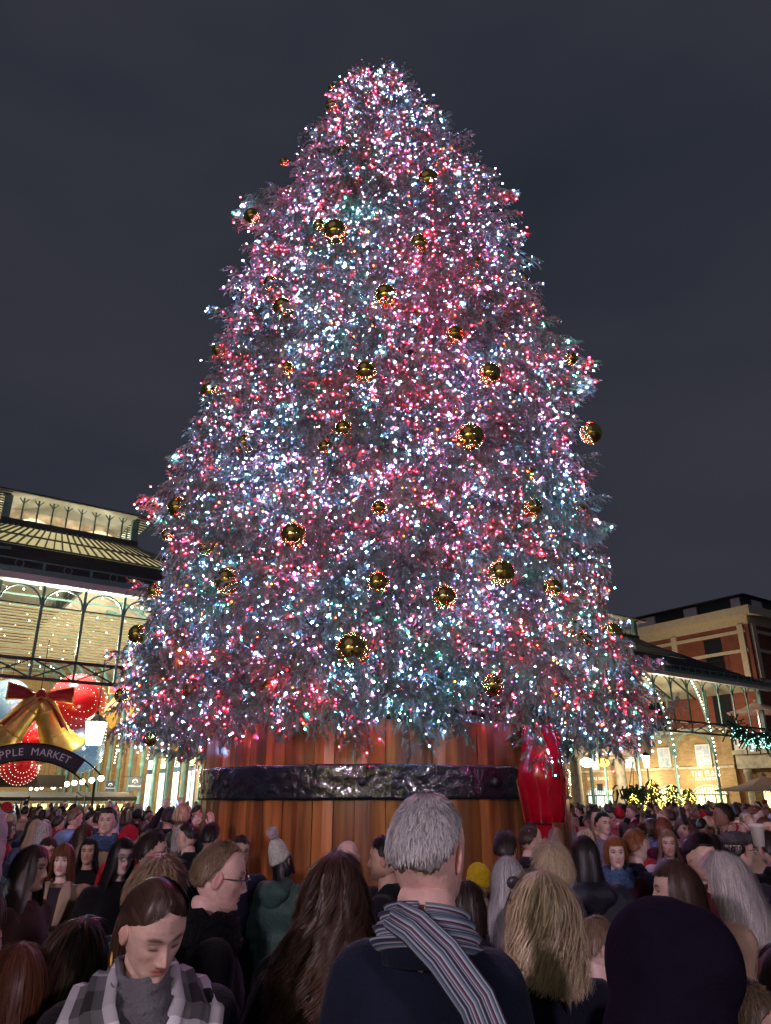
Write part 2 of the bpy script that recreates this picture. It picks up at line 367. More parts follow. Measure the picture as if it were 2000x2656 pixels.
HR, _ = hall(19.8, 'market hall with open iron arches, right of the tree', False, 1.5, 13.1, 28.1)
b = MB(); b.bar(P(28.1, .02, 5.0), P(28.1, .02, 8.2), .3, .3); b.build('corner_post', M_TEAL, HR)
FILL_POWER = 2050
def boxp(b, s0, s1, t0, t1, z0, z1):
    p, q = P(s0, t0, z0), P(s1, t1, z1); b.box(p.x, q.x, p.y, q.y, p.z, q.z); return b
ZG = 1.9-1.9/KS+.003                        # ground in survey units
# ---- left hall inside: brick wall, iron columns with brackets, doors, strings of bulbs
SW = -5.5
R = HL
boxp(MB(), SW, SW+.4, 0.3, 27, ZG, 8.3).build('side_wall', M_YBRICK, R)
boxp(MB(), -18.2, -17.8, 0.3, 27, ZG, 8.3).build('side_wall', M_YBRICK, R)
boxp(MB(), -17.7, -5.6, 26.6, 27, ZG, 11).build('end_wall', M_YBRICKX, R)
colb = MB(); zt = L(0, 0, 6.4)[2]
colb.lathe([(.2, 0), (.2, .3), (.13, .4), (.11, 3.8), (.18, 3.9), (.18, 4.05), (.13, 4.1), (.12, zt)], 10)
cmesh = colb.mesh('iron_column', M_TEAL, True)
rib = MB(); pr = None                       # curved bracket that widens towards the roof
pts = [(-(2.9*KS)*(1-cos(a*pi/2/12)), 0, L(0, 0, 4.4)[2]+(L(0, 0, 9.6)[2]-L(0, 0, 4.4)[2])*sin(a*pi/2/12)) for a in range(13)]
for i in range(12): rib.bar(pts[i], Vector(pts[i+1])+(Vector(pts[i+1])-Vector(pts[i]))*.03, .12, .42, up=(0, 1, 0))
ribm = rib.mesh('roof_rib', M_TEAL)
pil = boxp(MB(), 0, .35, 0, .5, ZG, 6.2)
for i in range(15):
    t = 1.3+1.75*i; x, y, _z = L(SW-.75, t, 0)
    link('iron_column', cmesh, R, (x, y, 0)); link('roof_rib', ribm, R, (x, y, 0))
    x2, y2, _z = L(-17.1, t, 0); link('iron_column', cmesh, R, (x2, y2, 0)); link('roof_rib', ribm, R, (x2, y2, 0), (0, 0, pi))
    boxp(MB(), SW-.16, SW-.003, t-.2, t+.2, ZG, 7.9).build('pilaster', M_YBRICK, R)
    b = MB(); b.bar(P(-17.1, t, 9.0), P(SW-.75, t, 9.0), .08); b.build('tie_rod', M_TEAL, R)
M_BLUE = mat('blue_paint', (.03, .09, .15), .4)
for i, t in enumerate((2.2, 3.95, 5.7, 7.45, 9.2, 10.95)):
    d = boxp(MB(), SW-.08, SW-.004, t-.42, t+.42, ZG, 3.75); 
    f = d.build('door', M_CREAM if i == 0 else M_BLUE, R); 
    for k in (-.2, .2): boxp(MB(), SW-.1, SW-.085, t+k-.13, t+k+.13, ZG+.4, 3.0).build('pane', M_LIT if i else M_DGLASS, f)
    boxp(MB(), SW-.1, SW-.085, t-.28, t+.28, 3.2, 3.6).build('transom', M_LITW if i % 2 == 0 else M_LIT, f)
    if i == 0:
        b = boxp(MB(), SW-.2, SW-.01, t-.6, t+.6, 3.3, 3.75); boxp(b, SW-.28, SW-.01, t-.7, t+.7, 3.77, 3.9)
        boxp(b, SW-.16, SW-.09, t-.6, t-.46, ZG, 3.28); boxp(b, SW-.16, SW-.09, t+.46, t+.6, ZG, 3.28); b.build('door_case', M_CREAM, R)
for i in range(8):                          # upper sash windows
    t = 3.1+3.5*i; boxp(MB(), SW-.06, SW-.004, t-.35, t+.35, 4.6, 5.9).build('window', M_WHITE, R)
M_BULB = mat('festoon_bulb', (1, .9, .7), .4, emit=(1, .86, .62), estr=16)
def festoon(name, pts, n, r, label, m_bulb=M_BULB, sag=.4, group='strings of festoon bulbs'):
    b = MB(); pts = [Vector(p) for p in pts]; path = []
    for i in range(len(pts)-1):
        for k in range(n):
            u = k/n; p = pts[i].lerp(pts[i+1], u); p.z -= sag*4*u*(1-u); path.append(p)
    path.append(pts[-1]); b.tube(path, .012, 3, False); b.cm = 1
    for p in path: b.ball(p-Vector((0, 0, .05)), r, 6, 5)
    o = b.build(name, [M_BLACK, m_bulb]); tag(o, label, 'string lights', group); return o
def WP(s, t, z): l = L(s, t, z); return ORG+AX*l[0]+BX*l[1]+Vector((0, 0, l[2]))
nm = ['lowest', 'second', 'third', 'fourth', 'fifth', 'sixth', 'seventh', 'eighth', 'ninth', 'tenth']
for i in range(7):
    t = 1.6+i*2.6
    festoon('string_lights', [WP(-17, t, 7.0), WP(-14.5, t+.4, 8.6), WP(-11.9, t+.6, 9.2), WP(-9.3, t+.4, 8.5), WP(-6.4, t, 6.6)], 5, .045,
            f'string of warm bulbs across the left hall roof, {"nearest the arches" if i == 0 else nm[i]+" row behind the arches"}')
for i in range(7):
    t = 1.5+i*2.6
    festoon('string_lights', [WP(-6.15, t, 6.2), WP(-6.0, t+.6, 4.9), WP(-5.9, t+1.2, 3.7)], 7, .04, f'string of warm bulbs down the brick wall, {nm[i] if i else "nearest"} column from the tree', sag=.1)
# ---- lamps: globes over the stalls, hanging lantern, added fill lights
def globe(x, y, r, lab):
    t, z = on_side(x, y, -9.0); o = tag(MB().ball((0, 0, 0), (r, r, r), 16, 10).build('globe_lamp', M_WARMW, None, True), lab, 'lamp', 'round white globe lamps')
    o.location = WP(-9.0, t, z); b = MB(); b.tube([(0, 0, r*.95), (0, 0, r+.06)], r*.35, 8); b.tube([(0, 0, r+.05), (0, 0, 2.0)], .012, 5); b.build('stem', M_BLACK, o); return o
gx = [(262, 2019), (238, 2024), (214, 2028), (193, 2031), (174, 2034), (158, 2037), (139, 2041)]
for i, (x, y) in enumerate(gx): globe(x, y, .15, 'white globe lamp over the stalls, ' + ['largest and rightmost in its row', 'second from the right', 'third from the right', 'fourth from the right', 'fifth from the right', 'sixth from the right', 'seventh from the right, farthest'][i])
for i, (x, y) in enumerate([(80, 2046), (95, 2047), (108, 2043), (120, 2038)]): globe(x, y, .10, 'small bright globe under the dark stall awning, ' + ['leftmost', 'second from left', 'third from left', 'rightmost'][i])
for t in (1.6, 8, 14, 20): lamp('hall_light', WP(-11.9, t, 6.8 if t < 3 else 5.6), 560 if t > 3 else 1500, (1, .91, .70), .5)  # no fixtures; the strong front one is added to brighten the slats
for t in (2.5, 8): lamp('wall_fill', WP(-7.6, t, 2.9), 150, (1, .8, .5), .3)
for s_m in (-13.3, -11.9, -10.5): lamp('monitor_fill', WP(s_m, 5.6, 11.3), 150, (1, .92, .72), .3)  # added lights without fixtures, spread to light the blind evenly
for t in (2, 9, 16): lamp('hall_light', WP(21, t, 7.2), 420, (1, .86, .62), .5)
lamp('monitor_fill', WP(20.9, 6.5, 11), 200, (1, .86, .6), .5)
for s, t, p in ((25.6, 4, 170), (25.6, 7.5, 170), (25.4, 11, 150), (12.4, -1.2, 160), (-3, 1.5, 150)): lamp('wall_fill', WP(s, t, 3.0), p, (1, .84, .56), .3)  # added point lights without fixtures, brightening the walls and stone columns
def lantern(name, x, y, s, t, w, h, lab, hang=None, post=False):
    _s, z = on_front(x, y, t); o = empty(name, WP(_s, t, z), ANG, label=lab, cat='lantern')
    b = MB(); b.lathe([(w*.33, -h/2), (w*.5, h/2)], 4); b.build('lamp_glass', M_WARMW, o)
    b = MB(); b.lathe([(w*.56, h/2+.004), (w*.5, h/2+.06), (w*.2, h/2+h*.32), (w*.08, h/2+h*.36), (w*.06, h/2+h*.5)], 8); b.build('lantern_cap', M_BLACK, o)
    b = MB()
    for k in range(4):
        a = k*pi/2; b.bar((w*.34*cos(a), w*.34*sin(a), -h/2), (w*.515*cos(a), w*.515*sin(a), h/2), .03)
    b.build('lantern_frame', M_BLACK, o)
    b = MB()
    if post: b.lathe([(.05, -h/2), (.06, -h/2-.3), (.07, -z_(z)+.8), (.14, -z_(z)+.6), (.16, -z_(z))], 8); b.build('post', M_BLACK, o)
    else: b.tube([(0, 0, h/2+h*.4), (0, 0, h/2+hang)], .02, 5); b.build('hanger', M_BLACK, o)
    lamp('lantern_light', (0, 0, 0), 0, (1, .9, .7), .1, o).data.energy = 480 if not post else 380
    return o
def z_(z): return 1.9+KS*(z-1.9)
lantern('hanging_lantern', 246, 1903, 0, -1.2, .88, .9, 'bright white street lantern beside the golden bells', hang=2.6)
lantern('street_lantern', 1677, 1976, 0, -1, .62, .75, 'glowing tapered street lantern on a post between stone columns and windows', post=True)
# ---- giant golden bells with red bows
def bell(name, R_, M, sz, lean):
    b = MB(); prof = [(.03, 1.0), (.2, .98), (.3, .9), (.34, .75), (.37, .5), (.43, .28), (.55, .12), (.72, 0), (.74, -.04), (.66, -.03), (.5, .08), (.3, .3)]
    b.lathe([(r*sz*.78, (z-1)*sz*1.35) for r, z in prof], 26, M=M); o = b.build(name, M_GOLD, R_, True)
    b = MB(); b.ball(M @ Vector((0, 0, -sz*1.32)), sz*.14, 10, 8); b.build('clapper', M_GOLD, o, True); 
    b = MB()
    for zz, rr in ((.74, .35), (.3, .425)): b.tube([M @ Vector((rr*sz*.785*cos(a*pi/12), rr*sz*.785*sin(a*pi/12), (zz-1)*sz*1.35)) for a in range(25)], .02*sz, 5, False)
    b.build('bell_band', M_GOLD, o); return o
def bow(R_, sz):
    def loop(sg):
        b = MB(); n = 12; vs = []; 
        for i in range(n+1):
            u = i/n; x = sg*(.1+.92*u)*sz; h = (.12+.34*u**.8)*sz; yb = -.18*sz*sin(u*pi*.9); zc = (.10*u)*sz
            for k in range(9):
                v = -1+k/4; vs.append((x, yb-.10*sz*(1-v*v)*(1-u*.3)+.02*sz*sin(v*7+u*5), zc+v*h*.5*1.15))
        fs = [(i*9+k, (i+1)*9+k, (i+1)*9+k+1, i*9+k+1) for i in range(n) for k in range(8)]
        b.add(vs, fs); b.add([(x, y+.12*sz, z) for x, y, z in vs], [f[::-1] for f in fs])
        ed = [k for k in range(9)]; 
        o = b.build('bow_loop', M_RED, R_, True)
        g = MB(); 
        for k in (0, 8): g.tube([vs[i*9+k] for i in range(n+1)], .028*sz, 5)
        g.tube([vs[n*9+k] for k in range(9)], .028*sz, 5); g.build('gold_edge', M_GOLD, o)
    loop(1); loop(-1)
    b = MB(); b.ball((0, -.2*sz, 0), (.17*sz, .16*sz, .22*sz), 12, 8); b.build('bow_knot', M_RED, R_, True)
    for sg in (-1, 1):
        b = MB(); vs = []; n = 10
        for i in range(n+1):
            u = i/n; x = sg*(.05+.95*u)*sz*(.9 if sg > 0 else 1.15); z = -(.05+1.05*u**(1.15))*sz; w = (.09+.12*u)*sz; y = (-.32-.16*sin(u*pi))*sz
            vs += [(x-w*.8, y, z+w*.35*sg), (x, y-.04*sz, z), (x+w*.8, y, z-w*.35*sg)]
        vs[-2] = (vs[-2][0]-sg*.1*sz, vs[-2][1], vs[-2][2]+.16*sz)
        fs = [(i*3+k, i*3+k+1, (i+1)*3+k+1, (i+1)*3+k) for i in range(n) for k in range(2)]
        b.add(vs, fs); b.add([(x, y+.03*sz, z) for x, y, z in vs], [f[::-1] for f in fs]); o = b.build('bow_tail', M_RED, R_)
        g = MB(); g.tube([vs[i*3] for i in range(n+1)], .018*sz, 4); g.tube([vs[i*3+2] for i in range(n+1)], .018*sz, 4); g.build('gold_edge', M_GOLD, o)
def bells(x, y, t, sz, lab, back=False):
    s, z = on_front(x, y, t); o = empty('bell_decoration', WP(s, t, z), ANG, label=lab, cat='bell decoration', group='giant golden bells with red bows')
    for sg in (-1, 1):
        M = Matrix.Rotation(radians(-sg*31), 4, 'Y') @ Matrix.Rotation(radians(12), 4, 'X')
        bell('bell', o, M, sz*1.42, sg)
    bow(o, sz); b = MB(); b.tube([(0, 0, .1), (0, 0, 1.9*sz)], .02, 5); b.build('cable', M_BLACK, o); return o
bells(104, 1806, -.6, 1.24, 'pair of giant golden bells with red bow above the curved sign')
bells(330, 1795, 4.2, .95, 'golden bell and red bow half hidden behind left side of tree')
bells(-10, 1830, 6, 1.0, 'distant golden bells at the left edge behind the big pair')
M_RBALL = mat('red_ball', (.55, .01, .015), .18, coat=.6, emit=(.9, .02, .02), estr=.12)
M_DOT = mat('ball_bulb', (1, .8, .8), .4, emit=(1, .75, .7), estr=5)
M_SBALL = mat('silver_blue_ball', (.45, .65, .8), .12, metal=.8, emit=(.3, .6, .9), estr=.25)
def bigball(x, y, t, r, m_, lab, dots=True):
    s, z = on_front(x, y, t); o = empty('giant_ball', WP(s, t, z), ANG, label=lab, cat='ornament', group='giant shiny balls hung in the hall')
    MB().ball((0, 0, 0), r, 28, 18).build('shell', m_, o, True)
    if dots:
        b = MB()
        for th in (24, 40, 58, 78):
            n = int(30*sin(radians(th)))+6
            for k in range(n):
                a = 2*pi*k/n; d = Vector((sin(radians(th))*cos(a), -cos(radians(th)), sin(radians(th))*sin(a))); b.ball(d*r*1.005, .013, 4, 3)
        tag(b.build('ball_bulb', M_DOT, o), kind='stuff')
    b = MB(); b.tube([(0, 0, r), (0, 0, r+2.5)], .015, 4); b.build('cable', M_BLACK, o)
bigball(200, 1822, 2.5, 1.33, M_RBALL, 'giant red ball with rings of bulbs behind the golden bells')
bigball(86, 1915, 3.5, 1.0, M_RBALL, 'red ball with bulbs seen between the two golden bells')
bigball(52, 1985, 5.5, .95, M_RBALL, 'lower red ball below the curved market sign')
bigball(213, 1946, 2.0, .98, M_SBALL, 'silver blue mirror ball under the white lantern', dots=False)
bigball(22, 1815, 4.5, 1.0, M_SBALL, 'pale blue ball at left edge behind the red bow', dots=False)
# ---- curved APPLE MARKET sign on an iron arch
t = -2.0; s0, zc = on_front(84, 1950, t); sg_o = empty('market_sign', WP(s0, t, ZG), ANG, label='dark curved sign with white capital letters on an iron arch', cat='sign')
Rr = 3.4; zt = 1.9+KS*(zc-1.9); cz = zt-Rr
def arc(a, r): return Vector((r*sin(a), 0, cz+r*cos(a)))
b = MB(); vs = []; n = 26; A0, A1 = -.56, .56
for i in range(n+1):
    a = A0+(A1-A0)*i/n; vs += [arc(a, Rr+.27)+Vector((0, -.04, 0)), arc(a, Rr-.27)+Vector((0, -.04, 0)), arc(a, Rr-.27)+Vector((0, .04, 0)), arc(a, Rr+.27)+Vector((0, .04, 0))]
b.add(vs, [(i*4+k, i*4+(k+1) % 4, i*4+4+(k+1) % 4, i*4+4+k) for i in range(n) for k in range(4)]+[(3, 2, 1, 0), (n*4, n*4+1, n*4+2, n*4+3)])
b.build('sign_board', mat('sign_paint', (.045, .04, .055), .5), sg_o)
for r in (Rr+.3, Rr-.3):
    b = MB(); b.tube([arc(a*.05, r*(1 if abs(a) < 10 else 1)) for a in range(-16, 17)], .03, 5); b.build('arch_rail', M_BLACK, sg_o)
for k in (-1, 1):
    p = arc(.8*k, Rr); b = MB(); b.tube([p, (p.x*1.02, 0, 0)], .05, 6); b.build('post', M_BLACK, sg_o)
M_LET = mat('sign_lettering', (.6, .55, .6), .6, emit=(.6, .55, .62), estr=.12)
word = 'APPLE MARKET'; adv = dict(A=.34, P=.30, L=.28, E=.28, M=.42, R=.32, K=.33, T=.31); adv[' '] = .30; adv = {k_: v_*.76 for k_, v_ in adv.items()}; tot = sum(adv[c] for c in word); a = -tot/2
for c in word:
    mid = a+adv[c]/2; a += adv[c]
    if c == ' ': continue
    p = arc(mid/Rr, Rr-.01); text('letter', c, .38, M_LET, sg_o, (p.x, -.055, p.z), (pi/2, mid/Rr, 0), .008)
# ---- stalls, hoarding and banners under the roof
def stall(s, t, w, lab, col):
    o = empty('market_stall', WP(s, t, ZG), ANG, label=lab, cat='market stall', group='market stalls inside the left hall'); mm = mat('stall_'+col[0], col[1], .8)
    b = MB(); b.prism([(-w/2, -1.0, 1.98), (w/2, -1.0, 1.98), (w/2, .9, 2.25), (-w/2, .9, 2.25)], (0, 0, 1), .05); b.box(-w/2, w/2, -1.04, -1.0, 1.85, 2.02); b.build('awning', mm, o)
    for x in (-w/2+.05, w/2-.05):
        for y in (-.95, .85): b = MB(); b.bar((x, y, 0), (x, y, 2.1), .05); b.build('pole', M_BLACK, o)
    b = MB(); b.box(-w/2+.1, w/2-.1, -.9, .4, 0, .95); b.build('counter', mat('counter_wood', (.2, .11, .05), .6), o)
    for k in range(int(w/.45)):
        b = MB(); x = -w/2+.35+k*.45; b.box(x-.15, x+.15, .3, .34, 1.25, 1.7); b.build('display_card', M_LITW if k % 3 else M_LIT, o)
    return o
for i, (s, t, w, lab) in enumerate([(-12.6, 7, 3.4, 'dark awning stall with glowing lamps under the curved sign'), (-10.2, 8.5, 3.0, 'stall with pale lit cards behind the crowd near the globes'),
        (-9.0, 5.2, 2.6, 'stall with bright framed pictures left of the banners'), (-13.5, 13, 3.2, 'small far stall deep inside the left hall')]): stall(s, t, w, lab, ('dark', (.008, .008, .010)))
s_, z_b = on_front(82, 2026, 6); o = tag(MB().box(-1.6, 1.6, -.05, .05, -.3, .3).build('stall_board', mat('board_dark', (.05, .045, .04), .6)), 'long dark name board hanging over the stalls', 'sign'); o.location = WP(s_, 6, z_b); o.rotation_euler = (0, 0, ANG)
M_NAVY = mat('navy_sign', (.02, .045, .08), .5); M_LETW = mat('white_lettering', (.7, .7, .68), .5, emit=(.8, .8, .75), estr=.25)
for x, y, h, lab in ((286, 2040, .62, 'smaller navy banner with white tree emblem, hung farther in'), (350, 2033, .78, 'larger navy banner with white tree emblem beside the lit doors')):
    t_, z = on_side(x, y, SW-1.0); o = empty('shop_banner', WP(SW-1.0, t_, z), radians(10), label=lab, cat='banner', group='navy shop banners')
    MB().box(-h/2*.95, h/2*.95, -.02, .02, -h/2, h/2).build('banner_board', M_NAVY, o)
    text('lettering', 'Wildwood', h*.23, M_LETW, o, (0, -.03, -h*.17)); text('lettering', 'RESTAURANT', h*.07, M_LETW, o, (0, -.03, -h*.33)) if False else None
    b = MB()
    for k in range(9):
        a = radians(-10+25*k); b.ball((.19*h*cos(a)*.9, -.03, .17*h+.15*h*sin(a)), (.052*h, .01, .052*h), 6, 4)
    b.box(-.02*h, .02*h, -.035, -.025, 0, .16*h); b.build('tree_emblem', M_LETW, o)
    b = MB(); b.tube([(h*.45, 0, h*.53), (-h*1.0, .3, h*.53)], .015, 5); b.build('bracket', M_BLACK, o)
# ---- central stone colonnade between the halls
C = empty('stone_portico', ORG, ANG, label='stone colonnade with plain round columns behind the tree', cat='colonnade')
for s in (-2.6, .4, 4.6, 7.7, 10.83, 14.05):
    b = MB(); r = .39; zt = z_(3.75)
    b.lathe([(r*1.3, 0), (r*1.3, .3), (r*1.08, .4), (r, .5), (r*.98, zt*.5), (r*.84, zt-.35), (r*.95, zt-.3), (r*.84, zt-.22), (r*.84, zt-.1), (r*1.15, zt)], 18)
    o = b.build('column', M_STONE, C, True); o.location = L(s, 0, 0)[:2]+(0,); b = MB(); b.box(-r*1.2, r*1.2, -r*1.2, r*1.2, zt+.003, zt+.18); b.build('abacus', M_STONE, o)
boxp(MB(), -4, 16.2, -.33, .33, 3.93, 4.33).build('architrave', M_STONE, C)
boxp(MB(), -4, 16.2, -.42, .36, 4.335, 4.62).build('cornice', M_STONE, C)
boxp(MB(), -4, 12, 3, 3.3, ZG, 4.3).build('back_wall', M_YBRICKX, C)
for i, s in enumerate((5.2, 8.2, 11)): 
    w_ = boxp(MB(), s-.5, s+.5, 2.93, 2.997, ZG, 3.2).build('door', M_BLUE, C); boxp(MB(), s-.42, s+.42, 2.9, 2.925, ZG+.5, 3.0).build('pane', M_LITW, w_)
for x, sx_, col, lab in ((1522, .95, M_WARMW, 'bright white palette-shaped light on the portico ceiling'), (1566, .8, mat('gold_light', (1, .7, .2), .4, emit=(1, .62, .12), estr=2.2), 'golden oval lamp beside the white ceiling light')):
    s, z = on_front(x, 1978, .9); o = tag(MB().ball((0, 0, 0), (sx_*.62, .3, .3), 14, 9).build('ceiling_lamp', col, None, True), lab, 'lamp'); o.location = WP(s, .9, z); o.rotation_euler = (0, 0, ANG)
# ---- right hall: brick side wall with sash windows, arched shop fronts, iron arcade
SR = 27.0; R = HR
boxp(MB(), SR, SR+.4, 1.7, 24, ZG, 6.1).build('side_wall', M_YBRICK, R)
boxp(MB(), SR-.08, SR-.003, 1.7, 24, 3.72, 3.86).build('string_course', M_STONE, R)
boxp(MB(), SR-.12, SR-.003, 1.7, 24, 5.95, 6.15).build('string_course', M_STONE, R)
boxp(MB(), 13.4, 26.8, 24, 24.4, ZG, 8).build('end_wall', M_YBRICKX, R)
def sash(t0, t1, z0, z1, lit):
    o = boxp(MB(), SR-.07, SR-.004, t0-.06, t1+.06, z0-.06, z1+.06).build('window', M_WHITE, R)
    for i in range(2):
        for j in range(2):
            a, b_ = t0+(t1-t0)*i/2, t0+(t1-t0)*(i+1)/2; c, d = z0+(z1-z0)*j/2, z0+(z1-z0)*(j+1)/2
            boxp(MB(), SR-.085, SR-.075, a+.03, b_-.03, c+.03, d-.03).build('pane', M_LIT if lit else M_PALEGL, o)
    boxp(MB(), SR-.14, SR-.004, t0-.12, t1+.12, z0-.18, z0-.065).build('sill', M_STONE, R)
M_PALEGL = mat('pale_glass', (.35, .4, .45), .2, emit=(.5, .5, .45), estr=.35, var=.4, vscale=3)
sash(6.1, 6.9, 3.95, 5.05, False); sash(3.2, 4.1, 3.95, 5.1, False); sash(8.9, 9.6, 3.95, 5.1, True); sash(12, 12.7, 3.95, 5.1, True)
def shopfront(t0, t1, zsp, ztop, m_):
    o = None; b = MB(); n = 12; c = (t0+t1)/2; w = (t1-t0)/2; pts = [L(SR-.03, t0, ZG), L(SR-.03, t1, ZG)]+[L(SR-.03, c+w*cos(pi*k/n), zsp+(ztop-zsp)*sin(pi*k/n)) for k in range(n+1)]
    b.prism(pts, (1, 0, 0), .02); o = b.build('shop_front', m_, R)
    b = MB()
    for k in range(1, 12): tt_ = t0+(t1-t0)*k/12; u = (tt_-c)/w; b.bar(L(SR-.07, tt_, zsp), L(SR-.07, tt_, zsp+(ztop-zsp)*sqrt(max(0, 1-u*u))), .05)
    b.bar(L(SR-.07, t0, zsp), L(SR-.07, t1, zsp), .1); 
    for k in (0, .33, .66, 1): b.bar(L(SR-.07, t0+(t1-t0)*k, ZG), L(SR-.07, t0+(t1-t0)*k, zsp), .08)
    b.build('glazing_bar', M_DIRON, o)
    b = MB(); b.tube([L(SR-.05, c+(w+.08)*cos(pi*k/n), zsp+(ztop-zsp+.08)*sin(pi*k/n)) for k in range(n+1)], .09, 6); b.build('arch_trim', M_STONE, o)
shopfront(2.5, 4.7, 2.2, 2.65, M_LITW); shopfront(5.3, 7.4, 2.2, 2.65, M_LITW); shopfront(11, 13.2, 2.2, 2.72, M_LIT); shopfront(8.2, 9.8, 2.2, 2.6, M_LITW)
def wall_text(body, t, z, size): return text('lettering', body, size, M_LETW, R, L(SR-.03, t, z), (pi/2, 0, -pi/2), .01)
wall_text('THE EL&N', 3.70, 3.42, .62); wall_text('DELI & BAKERY', 3.70, 3.12, .32); wall_text('SHAKE SHACK', 12.15, 3.3, .42)
o = boxp(MB(), SR-.7, SR-.2, 11.68, 11.74, 2.5, 2.95).build('hanging_board', M_BLACK, R)
arch = MB(); wv = 2.75
arch.tube([(0, wv/2*KS*cos(pi*k/16)*.93, L(0, 0, 4.6)[2]+wv/2*KS*.93*sin(pi*k/16)) for k in range(17)], .085, 6)
for sg in (-1, 1): arch.tube([(0, sg*(wv/2-.22)*KS+.22*cos(pi*k/6), L(0, 0, 5.72)[2]+.22*sin(pi*k/6)) for k in range(13)], .04, 5)
arch.bar((0, -wv/2*KS, L(0, 0, 6.0)[2]), (0, wv/2*KS, L(0, 0, 6.0)[2]), .14)
archm = arch.mesh('iron_arch', M_TEAL)
cb = MB(); cb.lathe([(.2, 0), (.2, .5), (.13, .6), (.12, z_(4.45)), (.2, z_(4.5)), (.2, z_(4.6)), (.1, z_(4.62)), (.1, z_(8.3))], 10); cbm = cb.mesh('iron_column', M_TEAL, True)
rb = MB(); q = [(-(3.6*KS)*(1-cos(a*pi/2/12)), 0, z_(4.6)+(z_(10.0)-z_(4.6))*sin(a*pi/2/12)) for a in range(13)]
for i in range(12): rb.bar(q[i], q[i+1], .12, .2, up=(0, 1, 0))
rbm = rb.mesh('roof_rib', M_TEAL)
for i in range(8):
    t = 2.45+2.8*i; x, y, _z = L(SR-.75, t, 0); link('iron_column', cbm, R, (x, y, 0)); link('roof_rib', rbm, R, (x, y, 0))
    link('iron_arch', archm, R, (x, y+1.4*KS, 0))
    x, y, _z = L(14.8, t, 0); link('iron_column', cbm, R, (x, y, 0)); link('roof_rib', rbm, R, (x, y, 0), (0, 0, pi))
for i in range(12):
    b = MB(); t = 4.6+i*1.6; b.bar(P(28.5, t, 8.15), P(23.3, t, 10.7), .08, .14); b.build('rafter', M_DIRON, R)
# bulbs wound down the nearest ribs
for i in range(2):
    x, y, _z = L(SR-.75, 2.45+2.8*i, 0); pts = [ORG+AX*(x+q[k][0])+BX*(y-.12)+Vector((0, 0, q[k][2]-.1)) for k in range(12, -1, -1)]+[ORG+AX*x+BX*(y-.15)+Vector((0, 0, 3.9))]
    festoon('string_lights', pts, 2 if i else 3, .06, ['string of warm bulbs down the right hall rib nearest the square', 'string of warm bulbs down the second rib of right hall'][i], sag=0)
# ---- stone range with terrace, parasols, garland
T = empty('terrace_range', ORG, ANG, label='stone range with roof terrace at the right edge', cat='building')
boxp(MB(), SR+.05, SR+7, -14, 1.6, 3.65, 4.45).build('architrave', M_STONE, T)
boxp(MB(), SR-.15, SR+7, -14, 1.65, 4.455, 4.7).build('cornice', M_STONE, T)
boxp(MB(), SR+.1, SR+.3, -14, 1.6, 4.705, 5.55).build('parapet', M_WHITE, T)
boxp(MB(), SR+.45, SR+7, -14, 1.6, ZG, 3.64).build('wall', M_YBRICK, T)
for t in (1.0, -1.6, -4.2, -6.8):
    b = MB(); zt = z_(3.45); r = .3; b.lathe([(r*1.3, 0), (r*1.3, .25), (r, .35), (r*.85, zt-.2), (r*1.2, zt-.1), (r*1.2, zt+.2)], 16); o = b.build('column', M_STONE, T, True); o.location = L(SR+.1, t, 0)[:2]+(0,)
for t in (-.3, -2.9): 
    o = boxp(MB(), SR+.38, SR+.445, t-.8, t+.8, ZG, 3.0).build('door', M_BLUE, T)
    for k in range(3): boxp(MB(), SR+.355, SR+.375, t-.7+k*.5, t-.3+k*.5, ZG+.5, 2.9).build('pane', M_LITW if k != 1 else M_LIT, o)
M_CANV = mat('parasol_canvas', (.6, .5, .44), .8, var=.06, transl=.3)
def parasol(p, r, h, lab):
    o = empty('parasol', p, .3, label=lab, cat='parasol', group='beige square parasols'); b = MB(); n = 8; vs = [(0, 0, h)]
    for ring, zr in ((.5, .62), (1, 0)):
        for k in range(n):
            a = 2*pi*k/n+pi/8; e = 1.0 if ring == 1 else 1.0; vs.append((r*ring*cos(a)*(1.12 if k % 2 else 1.12), r*ring*sin(a)*1.12, zr*h*.55+ (0 if ring == 1 else 0)))
    fs = [(0, 1+k, 1+(k+1) % n) for k in range(n)]+[(1+k, 1+n+k, 1+n+(k+1) % n, 1+(k+1) % n) for k in range(n)]
    b.add(vs, fs); b.add([(x, y, z-.03) for x, y, z in vs], [f[::-1] for f in fs])
    b.build('canopy', M_CANV, o); b = MB(); b.tube([(0, 0, h-.05), (0, 0, -2.6)], .04, 8); b.build('pole', M_WHITE, o)
    b = MB()
    for k in range(n): a = 2*pi*k/n+pi/8; b.bar((0, 0, h*.35), (r*1.08*cos(a), r*1.08*sin(a), -.06), .03)
    b.build('rib', M_WHITE, o); b = MB(); b.lathe([(.2, h-.02), (.12, h+.12), (.03, h+.16)], 8); b.build('vent_cap', M_CANV, o)
    return o
s_, z = on_front(1965, 1848, .4); parasol(WP(s_, .4, z), 2.3, .95, 'pale parasol on the upper terrace above the garland')
s_, z = on_front(1985, 2050, -7); parasol(WP(s_, -7, z), 2.6, .8, 'large pale parasol above the crowd at the right edge')
lamp('parasol_light', WP(s_, -7, z-.4), 45, (1, .55, .35), .2)
s_, z = on_front(1965, 1870, .4); lamp('parasol_light', WP(s_, .4, z-.1), 35, (1, .55, .45), .2)
M_PINEG = mat('garland_green', (.03, .06, .035), .8, var=.4, vscale=8, bump=.5)
M_TL = mat('teal_bulb', (.5, 1, .9), .4, emit=(.3, 1, .8), estr=4)
gar = empty('garland', (0, 0, 0), 0, label='drooping evergreen garland with teal lights along terrace', cat='garland'); b = MB(); bb = MB(); rr = random.Random(5)
